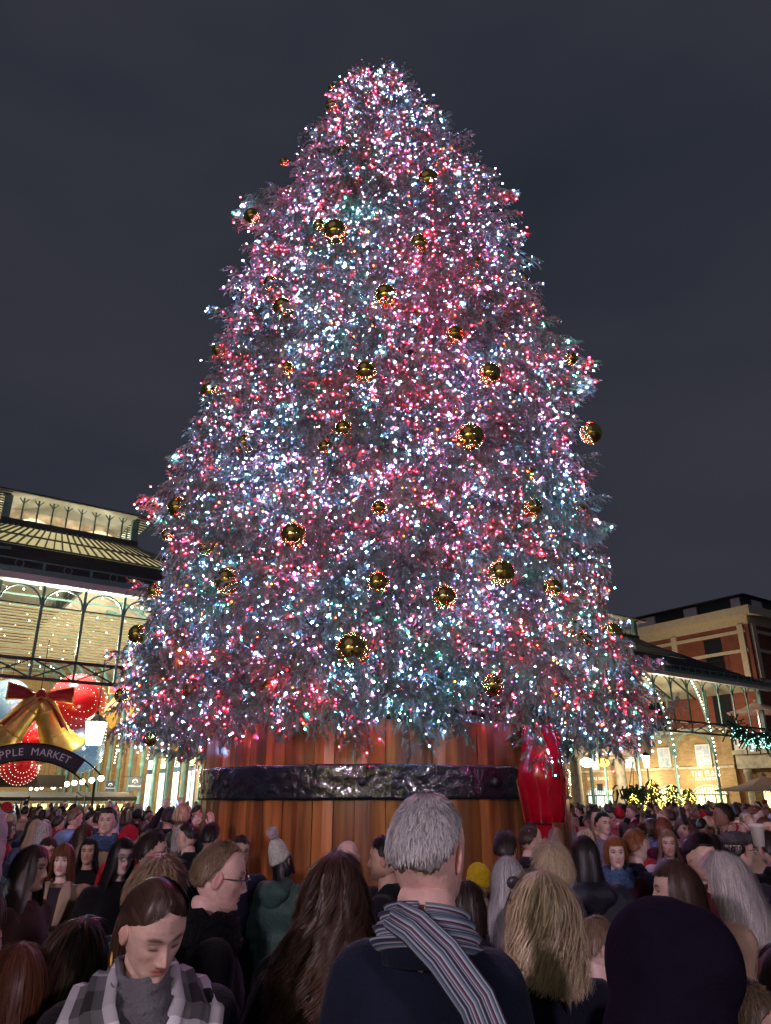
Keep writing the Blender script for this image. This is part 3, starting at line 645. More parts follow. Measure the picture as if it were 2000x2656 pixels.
pa = [at(1902, 1897, 46), at(1950, 1930, 45.5), at(2010, 1925, 45), at(2060, 1900, 44.5)]
for i in range(3):
    for k in range(60):
        u = k/60; p = pa[i].lerp(pa[i+1], u); 
        for j in range(3):
            d = Vector((rr.gauss(0, .2), rr.gauss(0, .12), rr.gauss(0, .22))); b.bar(p+d*.6+Vector((0, 0, .4)), p+d*1.5+Vector((0, 0, .2)), .05)
        d = Vector((rr.gauss(0, .25), -.25, rr.gauss(0, .2))); bb.ball(p+d, .03, 4, 3)
tag(b.build('greenery', M_PINEG, gar), kind='stuff'); tag(bb.build('garland_bulb', M_TL, gar), kind='stuff')
# ---- hanging basket and small gold-lit shrubs in front of the shops
bk = empty('hanging_basket', at(1651, 2060, 50), 0, label='dark hanging basket on chains near the shop lights', cat='hanging basket'); b = MB(); rr = random.Random(9)
for k in range(260):
    d = Vector((rr.gauss(0, .5), rr.gauss(0, .4), abs(rr.gauss(0, .25))-.1)); b.bar(d, d+Vector((rr.gauss(0, .12), rr.gauss(0, .12), -abs(rr.gauss(0, .35)))), .07)
tag(b.build('foliage', M_PINEG, bk), kind='stuff'); b = MB()
for k in range(3): b.bar((.6*cos(k*2.1), .6*sin(k*2.1), .1), (0, 0, 1.9), .03)
b.bar((0, 0, 1.9), (0, 0, 3.2), .03); b.build('chain', M_BLACK, bk)
MB().lathe([(.2, -.5), (.5, -.35), (.72, 0)], 12).build('basket', M_BLACK, bk)
M_GB = mat('gold_bulb', (1, .9, .3), .4, emit=(1, .82, .15), estr=5)
for i, (x, y0, y1, w, lab) in enumerate([(1650, 2060, 2125, 1.2, 'gold-lit shrub under the hanging basket'), (1702, 2022, 2125, .95, 'tallest gold-lit little tree, left of the shop arches'), (1752, 2035, 2120, 1.2, 'gold-lit tree before the left bright arch'), (1795, 2045, 2115, .8, 'slim gold-lit tree between the two bright arches'), (1467, 2075, 2130, .6, 'small gold-lit tree beside the stone column')]):
    d_ = 48 if i < 4 else 30; p0 = at(x, y1, d_); p1 = at(x, y0, d_); p0.z = 0; o = empty('lit_tree', p0, 0, label=lab, cat='lit tree', group='little trees in gold lights'); H_ = p1.z; b = MB(); bb = MB(); rr = random.Random(i+40)
    for k in range(200):
        h = rr.random()**.8*H_; r = w*(1-h/H_)**.8*sqrt(rr.random())+.05; a = rr.random()*6.28; c = Vector((r*cos(a), r*sin(a), h)); b.bar(c, c+Vector((cos(a)*.25, sin(a)*.25, -.12)), .06, .03)
    for k in range(150):
        h = rr.random()**.75*H_; r = w*(1-h/H_)**.8*(.8+.3*rr.random())+.04; a = rr.random()*6.28; bb.ball((r*cos(a), r*sin(a), h), .028, 4, 3)
    tag(b.build('foliage', M_PINEG, o), kind='stuff'); tag(bb.build('bulb', M_GB, o), kind='stuff'); MB().tube([(0, 0, 0), (0, 0, H_*.9)], .05, 6).build('trunk', M_BLACK, o)
# ---- brick corner block far behind
F = empty('corner_building', ORG, ANG, label='red brick corner building with cream cornice and dark attic windows', cat='building')
c0, t0 = 42.5, 7.7
boxp(MB(), c0, c0+26, t0, t0+26, ZG, 15.7).build('wall', M_RBRICKY, F)
boxp(MB(), c0-.05, c0+26.05, t0-.05, t0+26.05, 15.7, 16.4).build('frieze', M_CREAM, F)
boxp(MB(), c0-.7, c0+26.5, t0-.7, t0+26.7, 16.403, 17.1).build('cornice', M_CREAM, F)
boxp(MB(), c0+.4, c0+25.5, t0+.4, t0+25.5, 17.103, 18.3).build('attic_wall', M_DIRON, F)
b = MB(); q0 = [L(c0-.1, t0-.1, 18.31), L(c0+26, t0-.1, 18.31), L(c0+26, t0+26, 18.31), L(c0-.1, t0+26, 18.31)]; q1 = [L(c0+3.5, t0+3.5, 19.3), L(c0+22, t0+3.5, 19.3), L(c0+22, t0+22, 19.3), L(c0+3.5, t0+22, 19.3)]
b.add(q0+q1, [(0, 1, 5, 4), (1, 2, 6, 5), (2, 3, 7, 6), (3, 0, 4, 7), (4, 5, 6, 7), (3, 2, 1, 0)]); b.build('roof', M_SLATE, F)
for i, (ta, tb_) in enumerate([(.5, 1.3), (4.6, 5.9), (9.0, 11.3), (13.2, 14.4), (16.2, 17.4), (19.5, 20.8)]):
    boxp(MB(), c0+.25, c0+.395, t0+ta, t0+tb_, 17.11, 18.1).build('attic_panel', M_WHITE, F)
for i in range(5): boxp(MB(), c0+2+i*3.4, c0+3.4+i*3.4, t0+.25, t0+.395, 17.11, 18.1).build('attic_panel', M_WHITE, F)
for z in (15.0, 13.4, 10.9): 
    b = boxp(MB(), c0-.1, c0-.004, t0+.3, t0+26, z, z+.28); boxp(b, c0+.3, c0+26, t0-.1, t0-.004, z, z+.28); b.build('string_course', M_CREAM, F)
for tt_ in (.4, 6.8, 13.4): boxp(MB(), c0-.2, c0-.005, t0+tt_, t0+tt_+.5, 11.2, 15.7).build('pilaster', M_CREAM, F)
for ss in (.3, 7, 14): boxp(MB(), c0+ss, c0+ss+.6, t0-.2, t0-.005, 11.2, 15.7).build('pilaster', M_CREAM, F)
for tt_ in (3.2, 9.6, 16.6):
    w_ = boxp(MB(), c0-.06, c0-.004, t0+tt_-.6, t0+tt_+1.0, 11.8, 14.9).build('window', M_DGLASS, F)
    boxp(MB(), c0-.75, c0-.1, t0+tt_-.9, t0+tt_+1.3, 11.3, 11.5).build('balcony_floor', M_BLACK, F); b = MB()
    for k in range(14): b.bar(P(c0-.72, t0+tt_-.88+k*.165, 11.5), P(c0-.72, t0+tt_-.88+k*.165, 12.9), .05)
    b.bar(P(c0-.72, t0+tt_-.9, 12.9), P(c0-.72, t0+tt_+1.3, 12.9), .09); b.build('balcony_railing', M_BLACK, F)
    boxp(MB(), c0-.06, c0-.004, t0+tt_-.6, t0+tt_+1.0, 7.6, 10.2).build('window', M_DGLASS, F)
for ss in (4, 10.5): boxp(MB(), c0+ss-.7, c0+ss+.9, t0-.06, t0-.004, 11.8, 14.9).build('window', M_DGLASS, F)
lamp('cornice_fill', WP(c0-8, t0+4, 8), 1000, (1, .72, .46), 1)  # added light floating clear of the block to brighten its brickwork
# ---- floodlit church front across the piazza (behind the viewer, seen mirrored in the baubles)
CH = empty('church_front', (-8, -17, 0), radians(-20), label='yellow lit church front across the square, mirrored in baubles', cat='church')
MB().box(-13, 13, -3, -2.6, 0, 7.5).build('wall', mat('church_stucco', (.05, .042, .02), .8), CH)
for i in range(6):
    MB().box(-11+i*4.4-.9, -11+i*4.4+.9, -2.55, -2.5, 1.0, 6.6).build('window', mat('church_window', (.6, .8, .2), .4, emit=(.85, .85, .2), estr=1.6), CH)
b = MB(); b.prism([(-13.5, -3, 7.51), (13.5, -3, 7.51), (0, -3, 11)], (0, 1, 0), .6); b.build('pediment', M_STONE, CH)

for i, (x, y) in enumerate(((-7.5, -8.5), (8.5, -9.5))):       # assumed lamp standards, added unseen behind the viewer to light the crowd's backs
    o = empty('added_lamp', (x, y, 0), 0, label=['tall added lamp standard behind the viewer, on the left', 'tall added lamp standard behind the viewer, on the right'][i], cat='lamp post', group='added lamp standards behind the viewer')
    b = MB(); b.lathe([(.16, 0), (.14, .6), (.07, .8), (.05, 5.6)], 10); b.build('post', M_BLACK, o); MB().ball((0, 0, 5.95), .24, 14, 10).build('globe', M_WARMW, o, True); MB().lathe([(.26, 6.2), (.1, 6.35), (.02, 6.5)], 10).build('cap', M_BLACK, o)
    lamp('crowd_fill', (0, 0, 5.95), FILL_POWER*(1.15 if i == 0 else .75), (1, .76, .96), .3, o)
FILL_POWER_DONE = 1
# ------------------------------------------------------------------ the Christmas tree
TD = 11.5
prof = [(2.55, 3.55), (2.9, 3.75), (3.25, 3.85), (3.87, 3.82), (4.55, 3.67), (5.65, 3.56), (6.8, 3.48), (8.1, 3.36), (9.1, 3.13), (10.17, 2.9), (11.3, 2.68), (12.72, 2.24), (13.83, 1.82), (14.8, 1.28), (15.6, .95), (16.0, .6), (16.3, .2)]
PZ = np.array([p[0] for p in prof]); PR = np.array([p[1] for p in prof])
def tr(z): return np.interp(z, PZ, PR)
def tx(z): return np.interp(z, [2.5, 13, 15.5, 17.2], [0.0, 0.0, -.15, -.45])
TREE = empty('christmas_tree', (0, TD, 0), 0, label='huge Christmas tree covered in white and red fairy lights', cat='Christmas tree')
M_BARK = mat('bark', (.06, .045, .035), .9, bump=.5)
MB().tube([(float(tx(z)), 0, z) for z in (1.8, 5, 9, 13, 16.8)], [.3, .26, .2, .12, .04], 10).build('trunk', M_BARK, TREE, True)
# spray templates: drooping twigs clothed in needles
def spray(seed, n_side=9, blades=8):
    r = random.Random(seed); V = []; C = []
    def shoot(p, d, ln, wid):
        nb = blades; d = Vector(d).normalized()
        a = d.cross(Vector((0, 0, 1))); a = a.normalized() if a.length > .05 else Vector((1, 0, 0)); b = d.cross(a)
        q = [p+d*ln*i/nb+Vector((0, 0, -.35*ln*(i/nb)**2)) for i in range(nb+1)]
        for i in range(nb):
            for k in range(2):
                an = r.uniform(0, 6.28); o = (a*cos(an)+b*sin(an)); tip = q[i]+(q[min(i+1, nb)]-q[i]).normalized()*wid*1.5+o*wid*(.9 if i < nb-1 else .4)
                w = (d.cross(o)).normalized()*wid*.34
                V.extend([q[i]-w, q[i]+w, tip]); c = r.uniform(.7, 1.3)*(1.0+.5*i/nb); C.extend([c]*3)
    main = [Vector((x, .05*sin(x*4+seed), -.12*x*x)) for x in np.linspace(0, 1, n_side+2)]
    for i in range(1, n_side+2):
        dm = (main[i]-main[i-1]); shoot(main[i-1], dm, dm.length*1.3, .062)
        if i <= n_side:
            for sg in (-1, 1):
                ln = .42*(1-.72*i/(n_side+1))+.08; shoot(main[i], (dm.normalized()*.75+Vector((0, sg*.8, -.35+r.uniform(-.2, .2)))), ln*r.uniform(.8, 1.15), .058)
    return np.array([tuple(v) for v in V], np.float32), np.array(C, np.float32)
SP = [spray(s, 6, 5) for s in range(4)]
def noise3(x, y, z): return mnoise.noise(Vector((x, y, z)))
def place(n, rho_fn, seed, zlo=2.5, front=.72):
    g = np.random.default_rng(seed); out = []
    zs = np.linspace(zlo, 16.15, 400); cdf = np.cumsum(tr(zs)+.12); cdf /= cdf[-1]
    z = np.interp(g.random(n), cdf, zs)
    ph = np.where(g.random(n) < front, g.normal(0, 1, n)*.0+g.uniform(-1.75, 1.75, n), g.uniform(1.75, 2*pi-1.75, n))   # 0 = towards the camera
    return z, ph, g
def clump(z, ph): return noise3(ph*1.9, z*.75, 3.1)*.42+noise3(ph*5, z*1.8, 9.7)*.24
NS = 8000
z, ph, g = place(NS, None, 11, zlo=3.1)
Vs = []; Cs = []
for i in range(NS):
    c = clump(z[i], ph[i]); rr_ = float(tr(z[i])); rho = max(.03, rr_*(1-.26*g.random()**1.5)-(.80 if z[i] > 4 else .66)*min(1, rr_/1.3)+c*min(1, rr_/1.6))
    px_ = rho*sin(ph[i])+float(tx(z[i])); py_ = -rho*cos(ph[i])
    dr = .25+.85*g.random(); up = 0
    if z[i] > 15.8: dr = -1.0+1.4*g.random()
    elif z[i] > 13: dr = -.35+1.0*g.random()
    elif g.random() < .15: dr = -.5*g.random()
    d = Vector((sin(ph[i]), -cos(ph[i]), -dr)); d += Vector((g.normal()*.35, g.normal()*.35, g.normal()*.12)); d.normalize()
    y_ = d.cross(Vector((0, 0, 1))).normalized(); y_ = (y_+Vector((0, 0, g.normal()*.35))).normalized(); z_a = d.cross(y_).normalized()
    if z_a.z < 0: z_a = -z_a; y_ = -y_
    s = (.55+.45*g.random())*(.8 if z[i] > 15 else 1)
    T_, C_ = SP[int(g.integers(4))]
    M_ = np.array([[d.x, y_.x, z_a.x], [d.y, y_.y, z_a.y], [d.z, y_.z, z_a.z]], np.float32)*s
    Vs.append(T_ @ M_.T+np.array([px_, py_, z[i]], np.float32)); Cs.append(C_*(.75+.5*g.random()))
# boughs that stick out of the outline, given by where the photograph shows their tips
tips = [(622, 512, .9), (640, 560, .7), (364, 1268, 1.1), (400, 1340, .9), (1500, 868, .9), (1545, 965, .9), (1530, 1000, .7), (1590, 1350, .7), (1595, 1515, .8), (1340, 490, .6), (310, 1690, .8), (300, 1760, .8), (320, 1905, .9), (1700, 1880, .7), (1690, 1820, .6), (620, 700, .6), (1370, 600, .6), (545, 880, .6), (1480, 1250, .5), (985, 185, .4), (905, 195, .35), (1030, 225, .35), (850, 240, .35), (1560, 930, .6), (600, 545, .5), (345, 1300, .7), (420, 1180, .5)]
EXT = []
for (x, y, s) in tips:
    p = at(x, y, TD-.2)-Vector((0, TD, 0)); cx = float(tx(min(p.z, 17.2)))
    for k in range(9):
        o = Vector((p.x-cx, p.y, 0)); o = o.normalized() if o.length > .3 else Vector((0, 0, 1)); upz = .5 if p.z > 15.5 else (.15 if y < 1500 else -.25)
        d = (o+Vector((g.normal()*.3, g.normal()*.3, upz+g.normal()*.25))).normalized(); y_ = d.cross(Vector((.01, 0, 1))).normalized(); z_a = y_.cross(d); ss = s*(.6+.4*g.random())
        T_, C_ = SP[k % 4]; M_ = np.array([[d.x, y_.x, z_a.x], [d.y, y_.y, z_a.y], [d.z, y_.z, z_a.z]], np.float32)*ss
        base = p-d*ss*(1.0+.9*g.random())
        Vs.append(T_ @ M_.T+np.array(base, np.float32)); Cs.append(C_)
    EXT.append(p)
V = np.concatenate(Vs); C = np.concatenate(Cs); F = np.arange(len(V), dtype=np.int32).reshape(-1, 3)
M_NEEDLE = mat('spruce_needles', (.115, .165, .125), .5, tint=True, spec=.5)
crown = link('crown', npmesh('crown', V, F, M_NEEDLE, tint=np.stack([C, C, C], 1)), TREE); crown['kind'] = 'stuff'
# woody boughs inside
b = MB(); rr = random.Random(2)
for i in range(260):
    zz = rr.uniform(2.6, 16.5); a = rr.uniform(-2.2, 2.2); r_ = float(tr(zz))*.85; b.tube([(float(tx(zz)), 0, zz+.5), (float(tx(zz))+r_*.5*sin(a), -r_*.5*cos(a), zz+.35), (float(tx(zz))+r_*sin(a), -r_*cos(a), zz-.1)], [.05, .035, .012], 4, False)
tag(b.build('branch', M_BARK, TREE), kind='stuff')
# fairy lights: thousands of small bulbs, one object
cols = [('white', (.24, .44, 1.0), 400.0, .14), ('red', (1.0, .012, .03), 430.0, .14), ('orange_red', (1, .06, .012), 150.0, .035), ('pink', (1.0, .18, .7), 330.0, .06), ('teal', (.1, .9, .75), 150.0, .035), ('blue', (.12, .35, 1.0), 300.0, .05),
        ('soft_red', (1.0, .03, .05), 2.2, .17), ('pale_blue', (.40, .56, 1.0), 1.55, .29), ('soft_lilac', (.85, .5, 1.0), 1.45, .15)]
LM = [mat('fairy_'+n, c, .4, emit=c, estr=s) for n, c, s, w in cols]
NB = 54000; g = np.random.default_rng(23)
OV = np.array([(1, 0, 0), (-1, 0, 0), (0, 1, 0), (0, -1, 0), (0, 0, 1), (0, 0, -1)], np.float32); OF = np.array([(0, 2, 4), (2, 1, 4), (1, 3, 4), (3, 0, 4), (2, 0, 5), (1, 2, 5), (3, 1, 5), (0, 3, 5)], np.int32)
BV = []; BF = []; BM = []; w0 = np.array([c[3] for c in cols])
def addbulb(p, ci, r):
    BF.append(OF+6*len(BV)); BV.append(OV*r+np.array(p, np.float32)); BM.append(np.full(8, ci))
nv_ = len(Vs[0]); pick = g.integers(0, NS, NB)
for i in pick:
    q = Vs[i][int(g.integers(len(Vs[i])//4, len(Vs[i])))]; zz = float(q[2]); cx = float(tx(min(zz, 17))); hx, hy = float(q[0])-cx, float(q[1]); hr = hypot(hx, hy)+1e-3
    if hr < float(tr(min(zz, 17)))-1.45: continue
    ph_ = atan2(hx, -hy)
    if noise3(ph_*2.4, zz*1.0, 77) < -.36 and g.random() < .8: continue          # gaps of bare dark branches
    h1 = noise3(ph_*1.6, zz*.5, 20); h2 = noise3(ph_*3, zz*.9, 40); w = w0.copy(); w[1] *= max(.25, 1+2.4*h2); w[6] *= max(.25, 1+2.4*h2); w[4] *= max(.1, 1.0-4*h1+(.8 if zz < 6 else -.4)); w[3] *= max(.3, 1+3*h1)
    w /= w.sum(); ci = int(g.choice(len(cols), p=w)); r = (.0062+.0072*g.random()**1.6)*(1.0 if ci < 6 else 1.15)*(1.5 if g.random() < .05 else 1)
    o_ = .02+.03*g.random(); addbulb((q[0]+hx/hr*o_, q[1]+hy/hr*o_, q[2]+.01), ci, r)
for p in EXT:
    for k in range(7): addbulb((p.x*(.97-.05*g.random())+g.normal()*.07, p.y+g.normal()*.12, p.z+g.normal()*.09-.14), int(g.choice([0, 0, 1, 1, 4])), .014)
FL = link('fairy_lights', npmesh('fairy_lights', np.concatenate(BV), np.concatenate(BF), LM, np.concatenate(BM)), None, (0, TD, 0))
tag(FL, 'thousands of white, red and teal fairy lights strung over the tree', 'fairy lights', kind='stuff')
# ------------------------------------------------------------------ gold mirror baubles
bau = [(718,228,14),(797,205,9),(716,188,7),(742,328,13),(614,350,9),(925,392,23),(1028,392,13),(545,468,16),(690,487,13),(725,502,25),(905,528,20),(1030,568,12),(587,613,16),(521,628,8),(613,667,22),(834,640,24),(1134,602,8),(983,724,19),(473,757,14),(513,772,14),(494,780,10),(622,796,14),(791,803,22),(1058,808,23),(1233,775,14),(1170,765,12),(458,848,22),(488,906,20),(530,958,19),(743,928,19),(703,966,15),(1016,944,28),(1277,937,22),(386,1098,22),(820,1098,16),(1151,1098,20),(363,1156,13),(447,1183,17),(635,1157,27),(1254,1093,14),(335,1277,15),(492,1255,27),(817,1260,23),(1083,1238,27),(1195,1271,19),(961,1290,24),(298,1371,19),(762,1403,34),(1238,1358,21),(1258,1387,20),(1322,1370,22),(264,1503,15),(415,1490,20),(580,1485,14),(1066,1480,22),(1205,1500,16),(1147,1025,14),(325,1597,14)]
M_MIR = mat('gold_mirror', (.80, .58, .16), .045, metal=1.0)
bm_ = MB().ball((0, 0, 0), 1, 40, 24).mesh('bauble_shell', M_MIR, True)
cm_ = MB().lathe([(.16, .97), (.16, 1.1), (.05, 1.14)], 8).mesh('cap', M_GOLD)
lm_ = MB().tube([(.09*cos(k*pi/5), 0, 1.2+.09*sin(k*pi/5)) for k in range(11)], .02, 4, False).mesh('loop', M_GOLD)
items = []
for (x, y, r) in bau:
    x *= 1.2; y *= 1.2; d = ray(x, y); k = None
    # march to the tree's surface
    best = None; kk = 6.0
    while kk < 24:
        p = Vector((0, 0, CAM_H))+d*kk; q = hypot(p.x-float(tx(min(max(p.z, 2.5), 17.3))), p.y-TD)-float(tr(min(max(p.z, 2.5), 17.3)))+.42
        if p.z < 17.4 and (best is None or q < best[0]): best = (q, kk)
        if q < 0.02 and p.z < 17.4: best = (q, kk); break
        kk += .04
    kk = best[1]; p = Vector((0, 0, CAM_H))+d*kk; dist = kk*d.length; R_ = r*1.2/FPX*kk*1.08
    p = Vector((0, 0, CAM_H))+d*(kk-R_*1.0)
    o = empty('bauble', p, rng.uniform(0, 6), group='gold mirror baubles hung on the tree'); o['category'] = 'bauble'; o.scale = (R_,)*3
    link('shell', bm_, o); c_ = link('cap', cm_, o); link('loop', lm_, c_)
    sz = 'large' if r >= 21 else ('middle-sized' if r >= 15 else 'small')
    yb = y/1.2; zone = 'near the very top of the tree' if yb < 300 else 'in the upper quarter of the tree' if yb < 540 else 'above the middle of the tree' if yb < 830 else 'around the middle of the tree' if yb < 1110 else 'in the lower third of the tree' if yb < 1330 else 'just above the barrel'
    cx = 790+(yb-150)*.02; hw = float(np.interp(yb, [150, 430, 850, 1300, 1560], [70, 270, 420, 520, 570])); u = (x/1.2-cx)/hw
    hz = 'on the left edge' if u < -.72 else 'left of centre' if u < -.2 else 'at the centre' if u < .2 else 'right of centre' if u < .72 else 'on the right edge'
    items.append((o, f'{sz} gold mirror bauble {hz}, {zone}', yb, x))
dd = {}
for o, l, yb, x in items: dd.setdefault(l, []).append((yb, o))
for l, v in dd.items():
    v.sort(key=lambda q: q[0]); n = len(v); W = [''] if n == 1 else ['higher ', 'lower '] if n == 2 else ['highest ', 'second highest ', 'third highest ', 'lowest '][:n-1]+['lowest ']
    for (yb, o), w in zip(v, W): o['label'] = w+l
# ------------------------------------------------------------------ the tub: staves and hoop
TUB = empty('barrel_planter', (0, TD, 0), 0, label='giant wooden barrel planter with black hoop under the tree', cat='planter')
m = bpy.data.materials.new('stained_wood'); m.use_nodes = True; nt = m.node_tree; N = nt.nodes; K = nt.links.new; pb = N['Principled BSDF']
tc = N.new('ShaderNodeTexCoord'); oi = N.new('ShaderNodeObjectInfo'); mp_ = N.new('ShaderNodeMapping'); mp_.inputs['Scale'].default_value = (1, 1, .06)
ad = N.new('ShaderNodeVectorMath'); ad.operation = 'ADD'; cb_ = N.new('ShaderNodeCombineXYZ'); ml = N.new('ShaderNodeMath'); ml.operation = 'MULTIPLY'; ml.inputs[1].default_value = 37
K(oi.outputs['Random'], ml.inputs[0]); K(ml.outputs[0], cb_.inputs[0]); K(ml.outputs[0], cb_.inputs[2]); K(tc.outputs['Object'], ad.inputs[0]); K(cb_.outputs[0], ad.inputs[1]); K(ad.outputs[0], mp_.inputs[0])
n1 = N.new('ShaderNodeTexNoise'); n1.inputs['Scale'].default_value = 9; n1.inputs['Detail'].default_value = 8; n1.inputs['Distortion'].default_value = .6; K(mp_.outputs[0], n1.inputs['Vector'])
rp_ = N.new('ShaderNodeValToRGB'); rp_.color_ramp.elements[0].position = .3; rp_.color_ramp.elements[0].color = (.12, .035, .010, 1); rp_.color_ramp.elements[1].position = .72; rp_.color_ramp.elements[1].color = (.52, .21, .055, 1)
K(n1.outputs['Fac'], rp_.inputs[0]); mr = N.new('ShaderNodeMapRange'); mr.inputs[3].default_value = .55; mr.inputs[4].default_value = 1.35; K(oi.outputs['Random'], mr.inputs[0])
mx = N.new('ShaderNodeMix'); mx.data_type = 'RGBA'; mx.blend_type = 'MULTIPLY'; mx.inputs[0].default_value = 1; K(rp_.outputs[0], mx.inputs[6]); K(mr.outputs[0], mx.inputs[7]); K(mx.outputs[2], pb.inputs['Base Color'])
pb.inputs['Roughness'].default_value = .3; pb.inputs['Coat Weight'].default_value = .35; pb.inputs['Coat Roughness'].default_value = .12
bp = N.new('ShaderNodeBump'); bp.inputs['Strength'].default_value = .35; bp.inputs['Distance'].default_value = .02; K(n1.outputs['Fac'], bp.inputs['Height']); K(bp.outputs[0], pb.inputs['Normal'])
M_WOOD = m
RT = 2.62; n_st = 50; TH = 2.78; rr = random.Random(4); edges = [0]
for i in range(n_st): edges.append(edges[-1]+rr.uniform(.75, 1.3))
edges = [e/edges[-1]*2*pi for e in edges]
for i in range(n_st):
    a0, a1 = edges[i]+.0016, edges[i+1]-.0016; dr = rr.uniform(-.012, .012); b = MB()
    def q(a, r, z): return (r*sin(a), -r*cos(a), z)
    R0 = RT+dr; am = (a0+a1)/2
    vs = [q(a, R0*(1 if k != 1 else 1.0008)-(.006 if k != 1 else 0), z_h) for z_h in (.02, 1.0, TH+rr.uniform(-.03, .03)) for k, a in enumerate((a0, am, a1))]+[q(a, R0-.12, z_h) for z_h in (.02, 1.0, TH) for a in (a0, am, a1)]
    fs = []
    for r0 in (0, 3):
        for k in (0, 1): fs += [(r0+k, r0+k+1, r0+k+4, r0+k+3), (9+r0+k+1, 9+r0+k, 9+r0+k+3, 9+r0+k+4)]
        fs += [(r0, r0+3, r0+12, r0+9), (r0+5, r0+2, r0+11, r0+14)]
    fs += [(6, 7, 16, 15), (7, 8, 17, 16)]
    b.add(vs, fs); b.build('stave', M_WOOD, TUB)
M_HOOP = mat('black_pitch_metal', (.012, .014, .02), .12, metal=0, coat=.8, bump=1, bscale=11, spec=.8)
nt = M_HOOP.node_tree
for nd in nt.nodes:
    if nd.type == 'BUMP': nd.inputs['Distance'].default_value = .03
b = MB(); n = 160; rr = random.Random(8)
def hoop(z0, z1, a0, a1, off, name):
    b = MB(); n = int((a1-a0)*70)+2; rows = 12
    vs = []
    for i in range(n+1):
        a = a0+(a1-a0)*i/n
        for k in range(rows+1):
            z = z0+(z1-z0)*k/rows; am_ = 1.0 if off > .04 else .2; r = RT+off+am_*.012*mnoise.noise(Vector((a*14, z*9, 1)))+am_*.010*mnoise.noise(Vector((a*30, z*16, 5)))+.009*mnoise.noise(Vector((a*75, z*30, 9)))*max(0, min(1, (.1-a)*3+.3))
            vs.append((r*sin(a), -r*cos(a), z+.006*mnoise.noise(Vector((a*9, k, 2)))))
    for i in range(n+1):
        a = a0+(a1-a0)*i/n; vs += [((RT+.013)*sin(a), -(RT+.013)*cos(a), z0), ((RT+.013)*sin(a), -(RT+.013)*cos(a), z1)]
    R1 = rows+1; o = (n+1)*R1; fs = [(i*R1+k, (i+1)*R1+k, (i+1)*R1+k+1, i*R1+k+1) for i in range(n) for k in range(rows)]
    fs += [(i*R1, o+i*2, o+i*2+2, (i+1)*R1) for i in range(n)]+[(i*R1+rows, (i+1)*R1+rows, o+i*2+3, o+i*2+1) for i in range(n)]
    b.add(vs, fs); return b.build(name, M_HOOP, TUB, True)
Z0h, Z1h = 1.9, 2.285
H1 = hoop(Z0h, Z1h, -1.75, .22, .05, 'hoop'); H2 = hoop(Z0h+.01, Z1h-.004, .222, 1.75, .036, 'hoop'); H3 = hoop(Z0h, Z1h, 1.75, 2*pi-1.75, .04, 'hoop')
H4 = hoop(.12, .4, -1.75, 4.53, .04, 'hoop')
for a in (-.84, .5, -.1):
    x_, y_, z_q = (RT+.05)*sin(a), -(RT+.05)*cos(a), 2.09; MB().ball((x_, y_, z_q), (.05, .05, .055), 10, 7).build('rivet', M_BLACK, TUB, True)
MB().lathe([(RT-.13, 2.55), (RT-.13, 2.6)], 40).build('soil', mat('soil', (.02, .015, .01), .9), TUB)
b = MB(); a = .745
for k in (0,): 
    M_ = Matrix.Rotation(a, 4, 'Z'); b.box(-.14, .14, -(RT+.10), -(RT-.1), .1, 2.75); b.v = [tuple(M_ @ Vector(v)) for v in b.v]
b.build('dark_upright', M_BLACK, TUB)
# glossy red panelled ornament beside the tub
p = at(1413, 2130, 9.0); RO = empty('red_ornament', (p.x, p.y, 0), 0, label='tall glossy red panelled ornament hanging beside the barrel on a red stand', cat='ornament')
M_GRED = mat('red_lacquer', (.36, .002, .014), .16, coat=1, var=.3, vscale=3, bump=.6, bscale=5)
zt_ = at(1413, 1905, 9.0).z; zb_ = at(1413, 2133, 9.0).z; b = MB(); vs = []; n = 12; rows = [(u_, r_*.82) for u_, r_ in [(0, .50), (.1, .53), (.3, .60), (.5, .655), (.62, .64), (.8, .56), (.95, .50), (1, .47), (1.1, .42)]]
for u, r in rows:
    for k in range(n): a = 2*pi*k/n-.35; ee = 1.0-.045*(k % 2); vs.append((ee*r*.52*cos(a)+.015*sin(u*9), ee*r*.52*sin(a), zb_+(zt_-zb_)*u))
b.add(vs, [(i*n+k, i*n+(k+1) % n, (i+1)*n+(k+1) % n, (i+1)*n+k) for i in range(len(rows)-1) for k in range(n)]+[tuple(range(n))[::-1], tuple((len(rows)-1)*n+k for k in range(n))])
b.build('panelled_body', M_GRED, RO, True)
b = MB(); b.lathe([(.11, 0), (.105, 1.0), (.1, zb_-.01)], 7); b.build('stand', M_GRED, RO)
b = MB()
for k in range(n): a = 2*pi*k/n-.35; b.bar((rows[0][1]*.52*cos(a), rows[0][1]*.52*sin(a), zb_), (rows[3][1]*.52*cos(a), rows[3][1]*.52*sin(a), zb_+(zt_-zb_)*.5), .02)
b.build('seam', M_GRED, RO)
# ------------------------------------------------------------------ people: heads, hair, bodies, clothes
M_SKIN = mat('skin', rough=.52, objcol=True, tint='mul', spec=.35, var=.16, vscale=26, bump=.12, bscale=90)
M_TROU = mat('dark_trousers', (.02, .022, .03), .8)
M_SHOE = mat('shoe_leather', (.015, .012, .01), .5)
M_HAIR = mat('hair', rough=.42, objcol=True, tint='mul', spec=.45)
M_COAT = mat('coat_cloth', rough=.9, objcol=True, var=.22, vscale=9, bump=.3, bscale=110, sheen=.06)
M_PUFF = mat('puffer_nylon', rough=.62, objcol=True, var=.15, vscale=7, bump=.5, bscale=18)
M_KNIT = mat('knit', rough=.9, objcol=True, var=.18, vscale=40, bump=.9, bscale=90)
M_FRAME = mat('spectacle_frame', (.02, .02, .03), .3)
HZ = np.array([.118, .112, .10, .08, .055, .03, .0, -.03, -.055, -.075, -.095, -.11, -.118])
